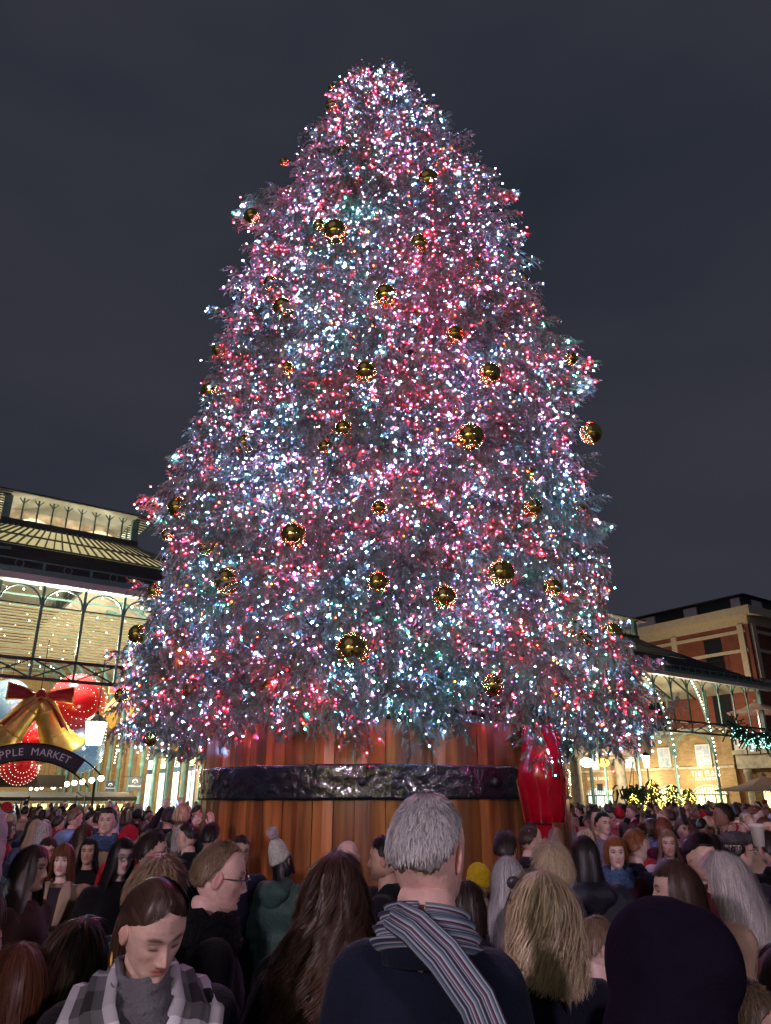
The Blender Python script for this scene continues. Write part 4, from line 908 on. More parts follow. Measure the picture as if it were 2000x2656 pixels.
HX = np.array([.002, .030, .050, .066, .0745, .077, .0755, .0705, .0645, .0575, .045, .028, .004])
HF = np.array([.002, .035, .058, .076, .087, .092, .088, .086, .086, .085, .082, .070, .040])
HB = np.array([.002, .045, .070, .090, .102, .106, .103, .090, .070, .052, .034, .006, -.035])
def gs(v, c, s): return np.exp(-((v-c)/s)**2)
def head_arrays(nu, nv, male, rot, hair=(.1, .07, .05), lips=(.75, .5, .5), k_eye=1.0, stubble=0.0, lid=0.0):
    w = np.linspace(-pi, pi, nu, endpoint=False); ph = w-.42*np.sin(w)           # 0 = face front, denser there
    th = np.linspace(0.02, pi-.02, nv); th = th+.16*np.sin(2*th)*-1*.5
    P_, T_ = np.meshgrid(ph, th); z = .118*np.cos(T_)
    o = np.argsort(HZ); wx = np.interp(z, HZ[o], HX[o]); yf = np.interp(z, HZ[o], HF[o]); yb = np.interp(z, HZ[o], HB[o])
    if male: wx = wx*(1+.05*(z < -.02)*np.clip(-z/.1, 0, 1)); 
    c, s = np.cos(P_), np.sin(P_)
    x = wx*np.sign(s)*np.abs(s)**.92; y = np.where(c > 0, -yf*np.abs(c)**.86, yb*np.abs(c)**.92)
    fm = np.clip(c*1.6, 0, 1)**.7
    A = np.interp(z, [-.05, -.046, -.041, -.035, -.028, -.015, 0, .015, .03], [0, .003, .013, .0255, .027, .020, .012, .005, .0]); S = np.interp(z, [-.05, -.037, -.03, 0, .03], [.012, .0135, .0115, .0075, .007])
    d = A*np.exp(-(x/S)**2)+.008*gs(np.abs(x), .0135, .006)*gs(z, -.036, .007)
    d += -.0105*gs(np.abs(x), .031, .016)*gs(z, .010, .011)+.0065*gs(np.abs(x), .031, .0095)*gs(z, .008, .0075)
    d += (.005 if male else .0025)*np.exp(-(x/.05)**4)*gs(z, .031, .008)+.003*np.exp(-(x/.03)**2)*gs(z, .07, .03)
    d += .0065*gs(x, 0, .018)*gs(z, -.0645, .0065)+.0055*gs(x, 0, .017)*gs(z, -.0535, .0045)-.005*gs(x, 0, .022)*gs(z, -.0588, .0020)
    d += .0075*gs(x, 0, .017)*gs(z, -.096, .014)-.004*gs(x, 0, .02)*gs(z, -.077, .006)+.0045*gs(np.abs(x), .047, .018)*gs(z, -.014, .016)-.0035*gs(np.abs(x), .045, .014)*gs(z, -.055, .02)
    wx_f = 1 if male else 1-.07*np.clip(-z/.09, 0, 1); x = x*wx_f; y = y-d*fm
    V = np.stack([x, y, z], -1).reshape(-1, 3); tint = np.ones((nu*nv, 3), np.float32)
    X, Z, FR = V[:, 0], V[:, 2], (fm.reshape(-1) > .35)
    def mixc(mask, col, target=True):
        nonlocal tint; m_ = (mask*FR)[:, None]; tint = tint*(1-m_)+np.array(col)*m_
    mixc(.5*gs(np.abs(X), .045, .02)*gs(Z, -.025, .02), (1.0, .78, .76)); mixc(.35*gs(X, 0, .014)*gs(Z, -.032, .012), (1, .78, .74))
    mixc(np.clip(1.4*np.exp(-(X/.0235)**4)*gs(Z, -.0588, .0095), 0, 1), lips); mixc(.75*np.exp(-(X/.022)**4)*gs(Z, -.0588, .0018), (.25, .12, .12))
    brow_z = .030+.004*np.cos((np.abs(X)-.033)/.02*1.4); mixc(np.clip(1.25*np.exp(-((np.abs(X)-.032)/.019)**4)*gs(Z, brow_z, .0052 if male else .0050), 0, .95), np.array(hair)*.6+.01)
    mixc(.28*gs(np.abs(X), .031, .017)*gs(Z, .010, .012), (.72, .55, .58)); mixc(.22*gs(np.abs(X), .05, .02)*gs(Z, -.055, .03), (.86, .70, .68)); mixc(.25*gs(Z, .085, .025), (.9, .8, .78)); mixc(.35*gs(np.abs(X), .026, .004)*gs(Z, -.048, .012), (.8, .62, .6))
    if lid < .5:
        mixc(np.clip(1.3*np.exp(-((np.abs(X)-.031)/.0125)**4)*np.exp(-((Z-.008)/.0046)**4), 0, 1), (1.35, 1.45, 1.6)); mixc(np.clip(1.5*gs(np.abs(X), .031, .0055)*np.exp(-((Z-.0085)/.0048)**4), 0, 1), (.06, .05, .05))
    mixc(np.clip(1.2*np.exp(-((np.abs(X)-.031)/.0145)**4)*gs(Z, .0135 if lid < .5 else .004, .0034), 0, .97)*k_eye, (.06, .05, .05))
    if stubble:
        m_ = stubble*np.clip(gs(Z, -.085, .03)+gs(Z, -.046, .006)*np.exp(-(X/.03)**2), 0, 1)*(V[:, 1] < .02); tint = tint*(1-m_[:, None])+np.array(hair)*m_[:, None]
    F = [(i*nu+k, (i+1)*nu+k, (i+1)*nu+(k+1) % nu, i*nu+(k+1) % nu) for i in range(nv-1) for k in range(nu)]
    Vl = [V]; T = [tint]; n0 = len(V)
    for sg in (-1, 1):                                              # ears
        a_n, b_n = (12, 9) if nu > 40 else (7, 6); ev = []
        for i in range(b_n):
            t_ = pi*i/(b_n-1)
            for k in range(a_n):
                a = 2*pi*k/a_n; e = Vector((sin(t_)*cos(a)*.0085, sin(t_)*sin(a)*.0185*(1-.22*(cos(t_) < 0)), cos(t_)*.032))
                rr_ = sqrt((e.y/.0185)**2+(e.z/.032)**2)
                if e.x*1 > 0: e.x += -.007*math.exp(-(rr_/.55)**2)+.002
                ev.append((sg*(.0765+e.x+.010*max(0, e.y/.0185)), .008+e.y-e.z*.18, -.003+e.z))
        Vl.append(np.array(ev)); T.append(np.tile(np.array([[1.0, .82, .8]]), (len(ev), 1)))
        F += [(n0+i*a_n+k, n0+(i+1)*a_n+k, n0+(i+1)*a_n+(k+1) % a_n, n0+i*a_n+(k+1) % a_n) for i in range(b_n-1) for k in range(a_n)]; n0 += len(ev)
    V = np.concatenate(Vl); T = np.concatenate(T)
    R3 = np.array(rot.to_3x3()); piv = np.array([0, .01, -.09]); V = (V-piv) @ R3.T+piv
    return V, F, T
def hair_pt(psi, l, st, lift=0.0):
    """psi azimuth (0 back, pi front), l path length from the crown; arrays allowed"""
    R = .108; th1 = radians(st.get('th1', 100)); arc_ = R*th1; th = np.minimum(l, arc_)/R; ex = np.maximum(l-arc_, 0)
    k = 1+lift/.1; v = st.get('vol', 0.0)
    ax_, ay_, az_ = .080+v, .107+v, .121+v*.8
    sx = np.sin(psi); sy = np.cos(psi); yy = np.where(sy > 0, ay_, .093+v)
    x = ax_*k*np.sin(th)*sx; y = yy*k*np.sin(th)*sy; z = az_*k*np.cos(th)
    if not st.get('long'):                                         # short hair follows the skull into the nape
        zc = np.cos(l/R); sh = np.where(l > arc_, .82, 1.0)
        th = l/R; s_ = np.sin(np.minimum(th, 1.75)); nap = np.maximum(th-1.75, 0)
        x = ax_*k*s_*sx*(1-.45*nap); y = yy*k*s_*sy*(1-.55*nap); z = np.where(th < 1.75, az_*k*np.cos(th), az_*k*cos(1.75)-nap*.085)
        return np.stack([x, y, z], -1)
    fx, fy = st.get('flare', (.115, .155)); q = np.clip(ex/.20, 0, 1); q = q*q*(3-2*q)
    x = x*(1-q)+sx*(fx+lift*.6)*q; y = np.where(sy > 0, y*(1-q)+(sy**.8 if False else np.sign(sy)*np.abs(sy)**.8)*(fy+lift*.6)*q, y*(1-q)-np.abs(sy)*.075*q)
    return np.stack([x, y, z-ex], -1)
def hair_len(psi, st):
    fr = np.abs(np.abs(np.angle(np.exp(1j*psi)))); w = radians(st.get('face', 62)); f = fr > (pi-w)
    if st.get('long'):
        Lk = np.full(psi.shape, st['L'])*(1-.10*np.abs(np.sin(psi))); e = np.clip((fr-(pi-w))/.22, 0, 1); front = st.get('front', .112)
        return Lk*(1-e)+front*e
    return np.interp(fr, [0, 1.0, 1.55, 1.9, 2.3, 2.75, pi], [st.get('nape', .215), st.get('nape', .215)*.94, st.get('side', .155), st.get('temple', .120), st.get('f2', st.get('front', .105)*1.03), st.get('f3', st.get('front', .105)), st.get('front', .105)])
def hair_arrays(st, rot, seed, nA=30, nL=14, strands=0, width=.0035, seg=8):
    g = np.random.default_rng(seed); V = []; F = []; T = []; n0 = 0
    psi = np.linspace(0, 2*pi, nA, endpoint=False); ln = hair_len(psi, st)
    ln = ln*(1+st.get('rag', .04)*g.normal(size=nA)); rows = np.linspace(0.001, 1, nL)
    lock = np.array([mnoise.noise(Vector((cos(p)*2.2, sin(p)*2.2, seed))) for p in psi])+.6*np.array([mnoise.noise(Vector((cos(p)*6, sin(p)*6, seed))) for p in psi])
    for i, u in enumerate(rows):
        lf = st.get('thick', .010)*((1-.55*u**6) if not st.get('tail') else (1-1.1*u**5))+lock*st.get('lock', .012)*min(1, u*2); V.append(hair_pt(psi, u*ln, st, lf)); T.append(np.repeat((.62+.35*lock)[:, None], 3, 1)*(.95 if strands else 1.0))
    F += [(i*nA+k, i*nA+(k+1) % nA, (i+1)*nA+(k+1) % nA, (i+1)*nA+k) for i in range(nL-1) for k in range(nA)]
    # inner side so that the fringe has thickness
    last = (nL-1)*nA; V.append(hair_pt(psi, ln*.97, st, -.008)); T.append(np.full((nA, 3), .45)); F += [(last+k, last+(k+1) % nA, last+nA+(k+1) % nA, last+nA+k) for k in range(nA)]
    n0 = (nL+1)*nA
    if strands:
        wv = st.get('wave', .002); wf = st.get('wfreq', 26); u0m = st.get('u0', .55); cl = st.get('curl', 0.0)
        ps = g.uniform(0, 2*pi, strands); L_ = hair_len(ps, st); u0 = g.random(strands)**.8*u0m; ph0 = g.uniform(0, 6.28, strands); off = np.abs(g.normal(0, st.get('loft', .006), strands)); off = np.where(g.random(strands) < .05, off+g.uniform(.3, 1.0, strands)*(.02 if st.get('long') else .004), off)
        if st.get('dir'): dpsi = st['dir']*(.5+g.random(strands))
        else: dpsi = g.normal(0, st.get('stray', .05), strands)
        if not st.get('long'): u1 = np.minimum(u0+st.get('slen', .22)*(.6+.8*g.random(strands)), 1.03); u0 = np.where(g.random(strands) < .5, g.random(strands)*.85, u0); u1 = np.minimum(u0+st.get('slen', .22)*(.6+.8*g.random(strands)), 1.03)
        else: u1 = 1-.22*g.random(strands)**2+.03
        tt_ = np.linspace(0, 1, seg); pts = []
        for t in tt_:
            u = u0+(u1-u0)*t; l = u*L_; hang = np.clip((l-.07)/.14, 0, 1) if st.get('long') else 0
            p_ = hair_pt(ps+dpsi*t, l, st, st.get('thick', .010)+off*(.4+.6*t)+(st.get('lift', 0)*t))
            key = np.sin(ps*9+seed)*3+ph0*.35
            p_[:, 0] += (wv+cl*hang)*np.sin(l*wf*2+key); p_[:, 1] += (wv+cl*hang)*np.cos(l*wf*1.9+key*1.3); pts.append(p_)
        pts = np.array(pts)                                        # seg, n, 3
        if st.get('tail'):                                         # combed back from the hairline to the knot
            S_ = hair_pt(ps, L_*g.uniform(.35, 1.0, strands), st, 0); K_ = np.array(st.get('knot', (0, .125, .02))); dS = S_/np.linalg.norm(S_, axis=1, keepdims=True); dK = K_/np.linalg.norm(K_)
            om = np.arccos(np.clip(dS @ dK, -.999, .999))[:, None]; pts = []
            ea = np.array([.080+st['vol'], .107+st['vol'], .121+st['vol']]); eb = np.array([.080+st['vol'], .094+st['vol'], .121+st['vol']])
            for t in tt_:
                dd_ = (np.sin((1-t)*om)*dS+np.sin(t*om)*dK)/np.sin(om); el = np.where(dd_[:, 1:2] > 0, ea, eb); rad = 1/np.sqrt(((dd_/el)**2).sum(1, keepdims=True)); pts.append(dd_*(rad+st['thick']*min(1, .25+t*3)+off[:, None]*.6))
            pts = np.array(pts)
        tang = np.gradient(pts, axis=0); nrm = pts*np.array([1, 1, .15]); wdir = np.cross(tang, nrm); wdir /= (np.linalg.norm(wdir, axis=-1, keepdims=True)+1e-9)
        wd = width*(1-.75*tt_**3)[:, None, None]*g.uniform(.6, 1.3, strands)[None, :, None]; a, b_ = pts-wdir*wd/2, pts+wdir*wd/2
        VV = np.stack([a, b_], 2).transpose(1, 0, 2, 3).reshape(-1, 3); V.append(VV); cs = np.clip(g.normal(1.0, .28, strands), .35, 1.9); tip = 1+st.get('tip', .25)*tt_[None, :]**2
        T.append(np.repeat((cs[:, None]*tip).reshape(-1), 2)[:, None].repeat(3, 1))
        for s_ in range(strands):
            o_ = n0+s_*seg*2; F += [(o_+2*i, o_+2*i+1, o_+2*i+3, o_+2*i+2) for i in range(seg-1)]
        n0 += strands*seg*2
    if st.get('tail'):
        kx, ky, kz = st.get('knot', (0, .125, .02)); Lt = st['tail']; n_ = max(200, strands//4) if strands else 40
        for s_ in range(n_):
            a = g.uniform(0, 6.28); r_ = sqrt(g.random())*.024; cs = float(np.clip(g.normal(1, .25), .4, 1.7)); o_ = n0; pp = []
            for i in range(8):
                t = i/7; sp = 1+1.1*sin(min(1, t*1.5)*pi/2)*(1-.5*t); c = Vector((kx+r_*sp*cos(a), ky+.03*sin(t*2.6)+r_*sp*sin(a)*.8, kz-Lt*t*(1-.1*g.random())+.02*sin(t*3)))
                pp.append(c)
            w_ = .006 if strands else .014
            for c in pp: V.append(np.array([tuple(c-Vector((w_/2*cos(a+1.57), w_/2*sin(a+1.57), 0))), tuple(c+Vector((w_/2*cos(a+1.57), w_/2*sin(a+1.57), 0)))])); T.append(np.full((2, 3), cs))
            F += [(o_+2*i, o_+2*i+1, o_+2*i+3, o_+2*i+2) for i in range(7)]; n0 += 16
    V = np.concatenate(V); T = np.concatenate(T); R3 = np.array(rot.to_3x3()); piv = np.array([0, .01, -.09])
    drop = np.clip((V[:, 2]+.10)/-.12, 0, 1)[:, None] if st.get('long') else np.zeros((len(V), 1))
    VR = (V-piv) @ R3.T+piv
    yaw = Matrix.Rotation(rot.to_euler('ZYX').z if False else 0, 4, 'Z'); V = VR*(1-drop*.75)+V*drop*.75 if st.get('long') else VR
    return V, F, T
def arr_mesh(name, V, F, T, mats, midx=None, smooth=True):
    me = bpy.data.meshes.new(name); me.from_pydata(V.tolist(), [], F)
    for m_ in (mats if isinstance(mats, list) else [mats]): me.materials.append(m_)
    if midx is not None: me.polygons.foreach_set('material_index', midx)
    me.polygons.foreach_set('use_smooth', [smooth]*len(F)); a = me.color_attributes.new('tint', 'FLOAT_COLOR', 'POINT'); c = np.ones((len(V), 4), np.float32); c[:, :3] = T; a.data.foreach_set('color', c.ravel()); me.update(); return me
# ---- bodies
JOINT = dict(
    slim=dict(el=(.185, .03, 1.13), wr=(.20, -.05, .88)), down=dict(el=(.255, .03, 1.13), wr=(.245, -.05, .88)), pocket=dict(el=(.29, .07, 1.12), wr=(.17, -.13, 1.0)), hold=dict(el=(.25, -.04, 1.14), wr=(.07, -.27, 1.2)),
    cross=dict(el=(.25, -.02, 1.14), wr=(.02, -.22, 1.13)), up=dict(el=(.27, -.18, 1.42), wr=(.13, -.30, 1.72)))
def body_mb(poseL, poseR, grow, skirt, hood_up=False, legs=True, nseg=8):
    b = MB(); B = lambda c, r, M=None: b.ball(c, r, 14, 10, M); g_ = grow
    sl = .84 if poseL == 'slim' else 1; B((0, .005, 1.27), (.175*sl+g_, .115+g_, .19)); B((0, 0, 1.06), (.155+g_, .115+g_, .18)); B((0, 0, .93), (.17+g_, .125+g_, .16)); B((0, .012, 1.385), (.165*sl+g_*.8, .075+g_, .07+g_*.4)); B((0, .012, 1.43), (.085+g_*.6, .065+g_*.6, .07))
    def cap(p, q, r0, r1):
        p, q = Vector(p), Vector(q); n = max(3, int((q-p).length/.035))
        for i in range(n+1): B(p.lerp(q, i/n), (r0+(r1-r0)*i/n,)*3)
    for sg, po in ((1, poseL), (-1, poseR)):
        j = JOINT[po]; sh = (sg*(.175 if po != 'slim' else .118), .01, 1.385); el = (sg*j['el'][0], j['el'][1], j['el'][2]); wr = (sg*j['wr'][0], j['wr'][1], j['wr'][2])
        cap(sh, el, .062+g_, .048+g_*.8); cap(el, wr, .047+g_*.8, .034+g_*.8)
    if skirt: 
        for i in range(8): t = i/7; B((0, .0, .93-(.93-skirt)*t), (.175+g_+.03*t, .13+g_+.035*t, .08))
    if legs:
        for sg in (-1, 1): cap((sg*.09, 0, .9), (sg*.1, -.01, .5), .085, .062); cap((sg*.1, -.01, .5), (sg*.105, .02, .09), .06, .042); B((sg*.11, -.05, .045), (.048, .12, .045))
    return b
_bc = {}
def remeshed(key, mk, voxel, smooth_it, jitter=0.0, quilt=0.0):
    if key in _bc: return _bc[key]
    b = mk(); me = bpy.data.meshes.new('tmp'); me.from_pydata(b.v, [], b.f); o = bpy.data.objects.new('tmp', me); COL.objects.link(o)
    r = o.modifiers.new('r', 'REMESH'); r.mode = 'VOXEL'; r.voxel_size = voxel; r.adaptivity = 0; s = o.modifiers.new('s', 'SMOOTH'); s.iterations = smooth_it; s.factor = .5
    bpy.context.view_layer.update(); dg = bpy.context.evaluated_depsgraph_get(); m2 = bpy.data.meshes.new_from_object(o.evaluated_get(dg)); bpy.data.objects.remove(o)
    V = np.zeros(len(m2.vertices)*3, np.float32); m2.vertices.foreach_get('co', V); V = V.reshape(-1, 3).astype(float); F = [tuple(p.vertices) for p in m2.polygons]
    if jitter or quilt:
        Nn = np.zeros(len(V)*3, np.float32); m2.vertices.foreach_get('normal', Nn); Nn = Nn.reshape(-1, 3)
        dsp = np.array([mnoise.noise(Vector((v[0]*6, v[1]*6, v[2]*3.2)))+.5*mnoise.noise(Vector((v[0]*13, v[1]*13, v[2]*8))) for v in V])*jitter
        if quilt: dsp = dsp+quilt*(np.abs(np.sin(V[:, 2]*pi/.095))**.5-.6)
        V = V+Nn*dsp[:, None]
    bpy.data.meshes.remove(m2); _bc[key] = (V, F); return _bc[key]
def hand_mb(wr, d, sg, curl=.6):
    """palm, four bent fingers of unequal length and a thumb, growing from the wrist wr along d"""
    b = MB(); wr = Vector(wr); d = Vector(d).normalized(); up = Vector((0, 0, 1)) if abs(d.z) < .8 else Vector((0, -1, 0)); a = d.cross(up).normalized()*sg; n = a.cross(d).normalized()*sg
    b.tube([wr-d*.03, wr, wr+d*.04, wr+d*.085], [.026, .027, .036, .036], 8)
    for i, (o, ln) in enumerate(((-.028, .065), (-.010, .075), (.010, .070), (.027, .055))):
        p = wr+d*.075+a*o; q = p+d*ln*.45-n*.0; r_ = q+(d*cos(curl)-n*sin(curl))*ln*.35; s = r_+(d*cos(2*curl)-n*sin(2*curl))*ln*.25; b.tube([p, q, r_, s], [.0095, .009, .008, .006], 6)
    p = wr+d*.02-a*.028; b.tube([p, p+(d*.6-a*.8)*.035-n*.006, p+(d*.9-a*.5)*.07-n*.015], [.012, .010, .008], 6)
    return b
_mc = {}
def skin_mesh(key, hd, poseL, poseR, lod, MALE_NECK=True):
    """head, neck, trunk, arms, hands and legs as the person's own body"""
    V, F, T = hd; V = V+np.array([0, -.012, 1.63]); vox = {0: .022, 1: .035, 2: .055}[lod]
    bV, bF = remeshed(('skin', poseL, poseR, lod, MALE_NECK), lambda: (lambda b: (b.tube([(0, .02, 1.34), (0, .016, 1.47), (0, .008, 1.57)], [.085, .066 if MALE_NECK else .056, .062 if MALE_NECK else .052], 14), b)[1])(body_mb(poseL, poseR, -.012, 0)), vox, 2)
    midx = [0]*len(F); off = len(V); Vs = [V, bV]; Ts = [T, np.ones((len(bV), 3))]; F = list(F)
    zc = np.array([bV[list(f)][:, 2].mean() for f in bF]); F += [tuple(i+off for i in f) for f in bF]; midx += [0 if z_c > 1.4 else (1 if z_c > .1 else 2) for z_c in zc]; off += len(bV)
    for sg, po in ((1, poseL), (-1, poseR)):
        j = JOINT[po]; wr = Vector((sg*j['wr'][0], j['wr'][1], j['wr'][2])); el = Vector((sg*j['el'][0], j['el'][1], j['el'][2])); h = hand_mb(wr+(wr-el).normalized()*.03, wr-el, sg, .9 if po in ('hold', 'up') else .45)
        Vs.append(np.array(h.v)); Ts.append(np.ones((len(h.v), 3))); F += [tuple(i+off for i in f) for f in h.f]; midx += [0]*len(h.f); off += len(h.v)
    return arr_mesh('body', np.concatenate(Vs), F, np.concatenate(Ts), [M_SKIN, M_TROU, M_SHOE], midx)
def collar_mb(h, r, thick=.02, tilt=.02):
    b = MB(); n = 22; vs = []; prof = [(0, 0), (.35*thick+.004, h*.5), (0, h), (-thick, h*.96), (-thick, 0)]
    for i in range(n):
        a = 2*pi*i/n; 
        for dr, dz in prof: rr_ = r+dr+(h-dz)*.35; vs.append((rr_*sin(a)*1.12, .012-rr_*cos(a)*.98, 1.435+dz*(1-.35*max(0, cos(a)))-.03*max(0, cos(a))))
    k = len(prof); b.add(vs, [(i*k+j, ((i+1) % n)*k+j, ((i+1) % n)*k+(j+1) % k, i*k+(j+1) % k) for i in range(n) for j in range(k)]); return b
def coat_mesh(kind, poseL, poseR, lod, skirt):
    key = ('coat', kind, poseL, poseR, lod, skirt)
    if key in _mc: return _mc[key]
    grow = {'coat': .022, 'puffer': .042, 'jumper': .012, 'big': .05}[kind]; vox = {0: .018, 1: .032, 2: .055}[lod]
    V, F = remeshed(key, lambda: body_mb(poseL, poseR, grow, skirt, legs=False), vox, 3, jitter=.012 if lod < 2 else 0, quilt=.010 if kind == 'puffer' else 0)
    # open the cuffs and neck: drop what lies above the neckline
    keep = [f for f in F if not (V[list(f)][:, 2].mean() > 1.475 and abs(V[list(f)][:, 0].mean()) < .1)]
    c = collar_mb({'coat': .075, 'puffer': .085, 'jumper': .04, 'big': .09}[kind], {'coat': .066, 'puffer': .075, 'jumper': .06, 'big': .08}[kind], .022 if kind in ('puffer', 'big') else .012)
    off = len(V); V2 = np.concatenate([V, np.array(c.v)]); F2 = keep+[tuple(i+off for i in f) for f in c.f]
    _mc[key] = arr_mesh('coat', V2, F2, np.ones((len(V2), 3)), M_PUFF if kind == 'puffer' else M_COAT); return _mc[key]
def shell_from_hair(st, rot, seed, lift=0):
    return hair_arrays(st, rot, seed, 36, 14, 0)
def beanie(rot, col, parent, pom=None, flat=False):
    st = dict(thick=.014, lock=.002, front=.088, side=.14, temple=.112, nape=.175, rag=0, vol=.010); V, F, T = hair_arrays(st, Matrix.Identity(4), 1, 40, 12, 0)
    if not flat: V[:, 1] += np.clip(V[:, 2]-.04, 0, 1)*(.35 if pom else .1); V[:, 2] += np.clip(V[:, 2]-.06, 0, 1)*(.8 if pom else .12)
    piv = np.array([0, .01, -.09]); V = (V-piv) @ np.array(rot.to_3x3()).T+piv
    o = link('beanie', arr_mesh('beanie', V, F, T*0+1, M_KNIT), parent, (0, -.012, 1.63)); o.color = (*col, 1)
    if pom:
        c = rot @ Vector((0, .085, .255)); b = MB(); r_ = random.Random(1)
        for k in range(260): d = Vector((r_.gauss(0, 1), r_.gauss(0, 1), r_.gauss(0, 1))).normalized(); b.bar(c+d*.01, c+d*.047*r_.uniform(.8, 1.1), .012)
        q = b.build('pompom', M_KNIT, o); q.color = (*pom, 1)
    return o
def flatcap(rot, col, parent):
    b = MB(); b.ball((0, .012, .075), (.098, .118, .055), 18, 10, None); b.ball((0, -.10, .048), (.068, .05, .010), 14, 6); V = np.array(b.v); piv = np.array([0, .01, -.09]); V = (V-piv) @ np.array(rot.to_3x3()).T+piv
    o = link('flat_cap', arr_mesh('flat_cap', V, b.f, np.ones((len(V), 3)), M_KNIT), parent, (0, -.012, 1.63)); o.color = (*col, 1)
def glasses(rot, parent, thick=.0022, dark=False):
    b = MB(); piv = Vector((0, .01, -.09)); X = lambda p: (rot.to_3x3() @ (Vector(p)-piv))+piv
    for sg in (-1, 1):
        b.tube([X((sg*.031+.0225*cos(k*pi/8), -.109+.004*abs(cos(k*pi/8)), .005+.0165*sin(k*pi/8))) for k in range(17)], thick, 5, False); b.tube([X((sg*.054, -.104, .008)), X((sg*.074, -.07, .009)), X((sg*.079, .012, .006))], thick*.9, 5)
    b.tube([X((-.009, -.112, .009)), X((0, -.116, .011)), X((.009, -.112, .009))], thick, 5); b.build('glasses', M_FRAME, parent, True, (0, -.012, 1.63))
def ribbon(path, width, thick, name, mat_, parent, fold=.0, up=None):
    """cloth strip following path (list of (point, outward normal)); uv u across, v in metres along"""
    n = len(path); k = 9; vs = []; uv = []; ln = 0
    for i, (p, nr) in enumerate(path):
        p = Vector(p); nr = Vector(nr).normalized(); d = (Vector(path[min(i+1, n-1)][0])-Vector(path[max(i-1, 0)][0])).normalized(); w = d.cross(nr).normalized(); w_ = width[i] if hasattr(width, '__len__') else width
        if i: ln += (p-Vector(path[i-1][0])).length
        for j in range(k):
            u = j/(k-1); e = (u-.5); q = p+w*e*w_+nr*(fold*sin(u*pi*5+ln*4)+thick*.3*(1-4*e*e)); vs.append(q); uv.append((u, ln))
    m0 = len(vs); vs2 = [v-Vector(path[i//k][1]).normalized()*thick for i, v in enumerate(vs)]
    fs = [(i*k+j, i*k+j+1, (i+1)*k+j+1, (i+1)*k+j) for i in range(n-1) for j in range(k-1)]; fs2 = [tuple(x+m0 for x in f[::-1]) for f in fs]
    ed = [(i*k, (i+1)*k, (i+1)*k+m0, i*k+m0) for i in range(n-1)]+[(i*k+k-1, i*k+k-1+m0, (i+1)*k+k-1+m0, (i+1)*k+k-1) for i in range(n-1)]+[(j, j+m0, j+1+m0, j+1) for j in range(k-1)]+[((n-1)*k+j, (n-1)*k+j+1, (n-1)*k+j+1+m0, (n-1)*k+j+m0) for j in range(k-1)]
    me = bpy.data.meshes.new(name); me.from_pydata([tuple(v) for v in vs+vs2], [], fs+fs2+ed); me.materials.append(mat_); me.polygons.foreach_set('use_smooth', [True]*len(me.polygons))
    ul = me.uv_layers.new(name='uv'); UV = uv+uv
    for lp in me.loops: ul.data[lp.index].uv = UV[lp.vertex_index]
    me.update(); return link(name, me, parent)
def ring_path(cx, cy, z, rx, ry, a0, a1, n=24, dz=0.0, lean=.35):
    return [((cx+rx*sin(a), cy-ry*cos(a), z+dz*cos(a)), (sin(a), -cos(a), lean)) for a in [a0+(a1-a0)*i/n for i in range(n+1)]]
def stripe_mat(name, kind):
    m_ = bpy.data.materials.new(name); m_.use_nodes = True; nt = m_.node_tree; N = nt.nodes; K = nt.links.new; pb = N['Principled BSDF']; pb.inputs['Roughness'].default_value = .9
    uv = N.new('ShaderNodeUVMap'); sp = N.new('ShaderNodeSeparateXYZ'); K(uv.outputs[0], sp.inputs[0])
    if kind == 'stripes':
        r = N.new('ShaderNodeValToRGB'); r.color_ramp.interpolation = 'CONSTANT'; cs = [(.03, .03, .06), (.32, .34, .38), (.04, .07, .12), (.12, .2, .25), (.4, .4, .44), (.03, .03, .05), (.16, .08, .14), (.38, .40, .42), (.05, .08, .14), (.28, .33, .36), (.02, .02, .05)]
        ml = N.new('ShaderNodeMath'); ml.operation = 'MULTIPLY'; ml.inputs[1].default_value = 2.4; fr = N.new('ShaderNodeMath'); fr.operation = 'FRACT'; K(sp.outputs[0], ml.inputs[0]); K(ml.outputs[0], fr.inputs[0])
        while len(r.color_ramp.elements) < len(cs): r.color_ramp.elements.new(.5)
        for i, c in enumerate(cs): r.color_ramp.elements[i].position = i/len(cs); r.color_ramp.elements[i].color = (*c, 1)
        K(fr.outputs[0], r.inputs[0]); K(r.outputs[0], pb.inputs['Base Color'])
    else:
        outs = []
        for o_, sc in ((sp.outputs[0], 1.3), (sp.outputs[1], 5.0)):
            ml = N.new('ShaderNodeMath'); ml.operation = 'MULTIPLY'; ml.inputs[1].default_value = sc; fr = N.new('ShaderNodeMath'); fr.operation = 'FRACT'; K(o_, ml.inputs[0]); K(ml.outputs[0], fr.inputs[0])
            r = N.new('ShaderNodeValToRGB'); r.color_ramp.interpolation = 'CONSTANT'; cs = [(.68, .68, .70), (.10, .105, .11), (.008, .008, .01), (.12, .12, .12)]
            while len(r.color_ramp.elements) < 4: r.color_ramp.elements.new(.5)
            for i, c in enumerate(cs): r.color_ramp.elements[i].position = (0, .3, .52, .8)[i]; r.color_ramp.elements[i].color = (*c, 1)
            K(fr.outputs[0], r.inputs[0]); outs.append(r.outputs[0])
        mx = N.new('ShaderNodeMix'); mx.data_type = 'RGBA'; mx.inputs[0].default_value = .5; K(outs[0], mx.inputs[6]); K(outs[1], mx.inputs[7]); K(mx.outputs[2], pb.inputs['Base Color'])
    n_ = N.new('ShaderNodeTexNoise'); n_.inputs['Scale'].default_value = 160; bp_ = N.new('ShaderNodeBump'); bp_.inputs['Strength'].default_value = .4; bp_.inputs['Distance'].default_value = .004; K(n_.outputs['Fac'], bp_.inputs['Height']); K(bp_.outputs[0], pb.inputs['Normal']); return m_
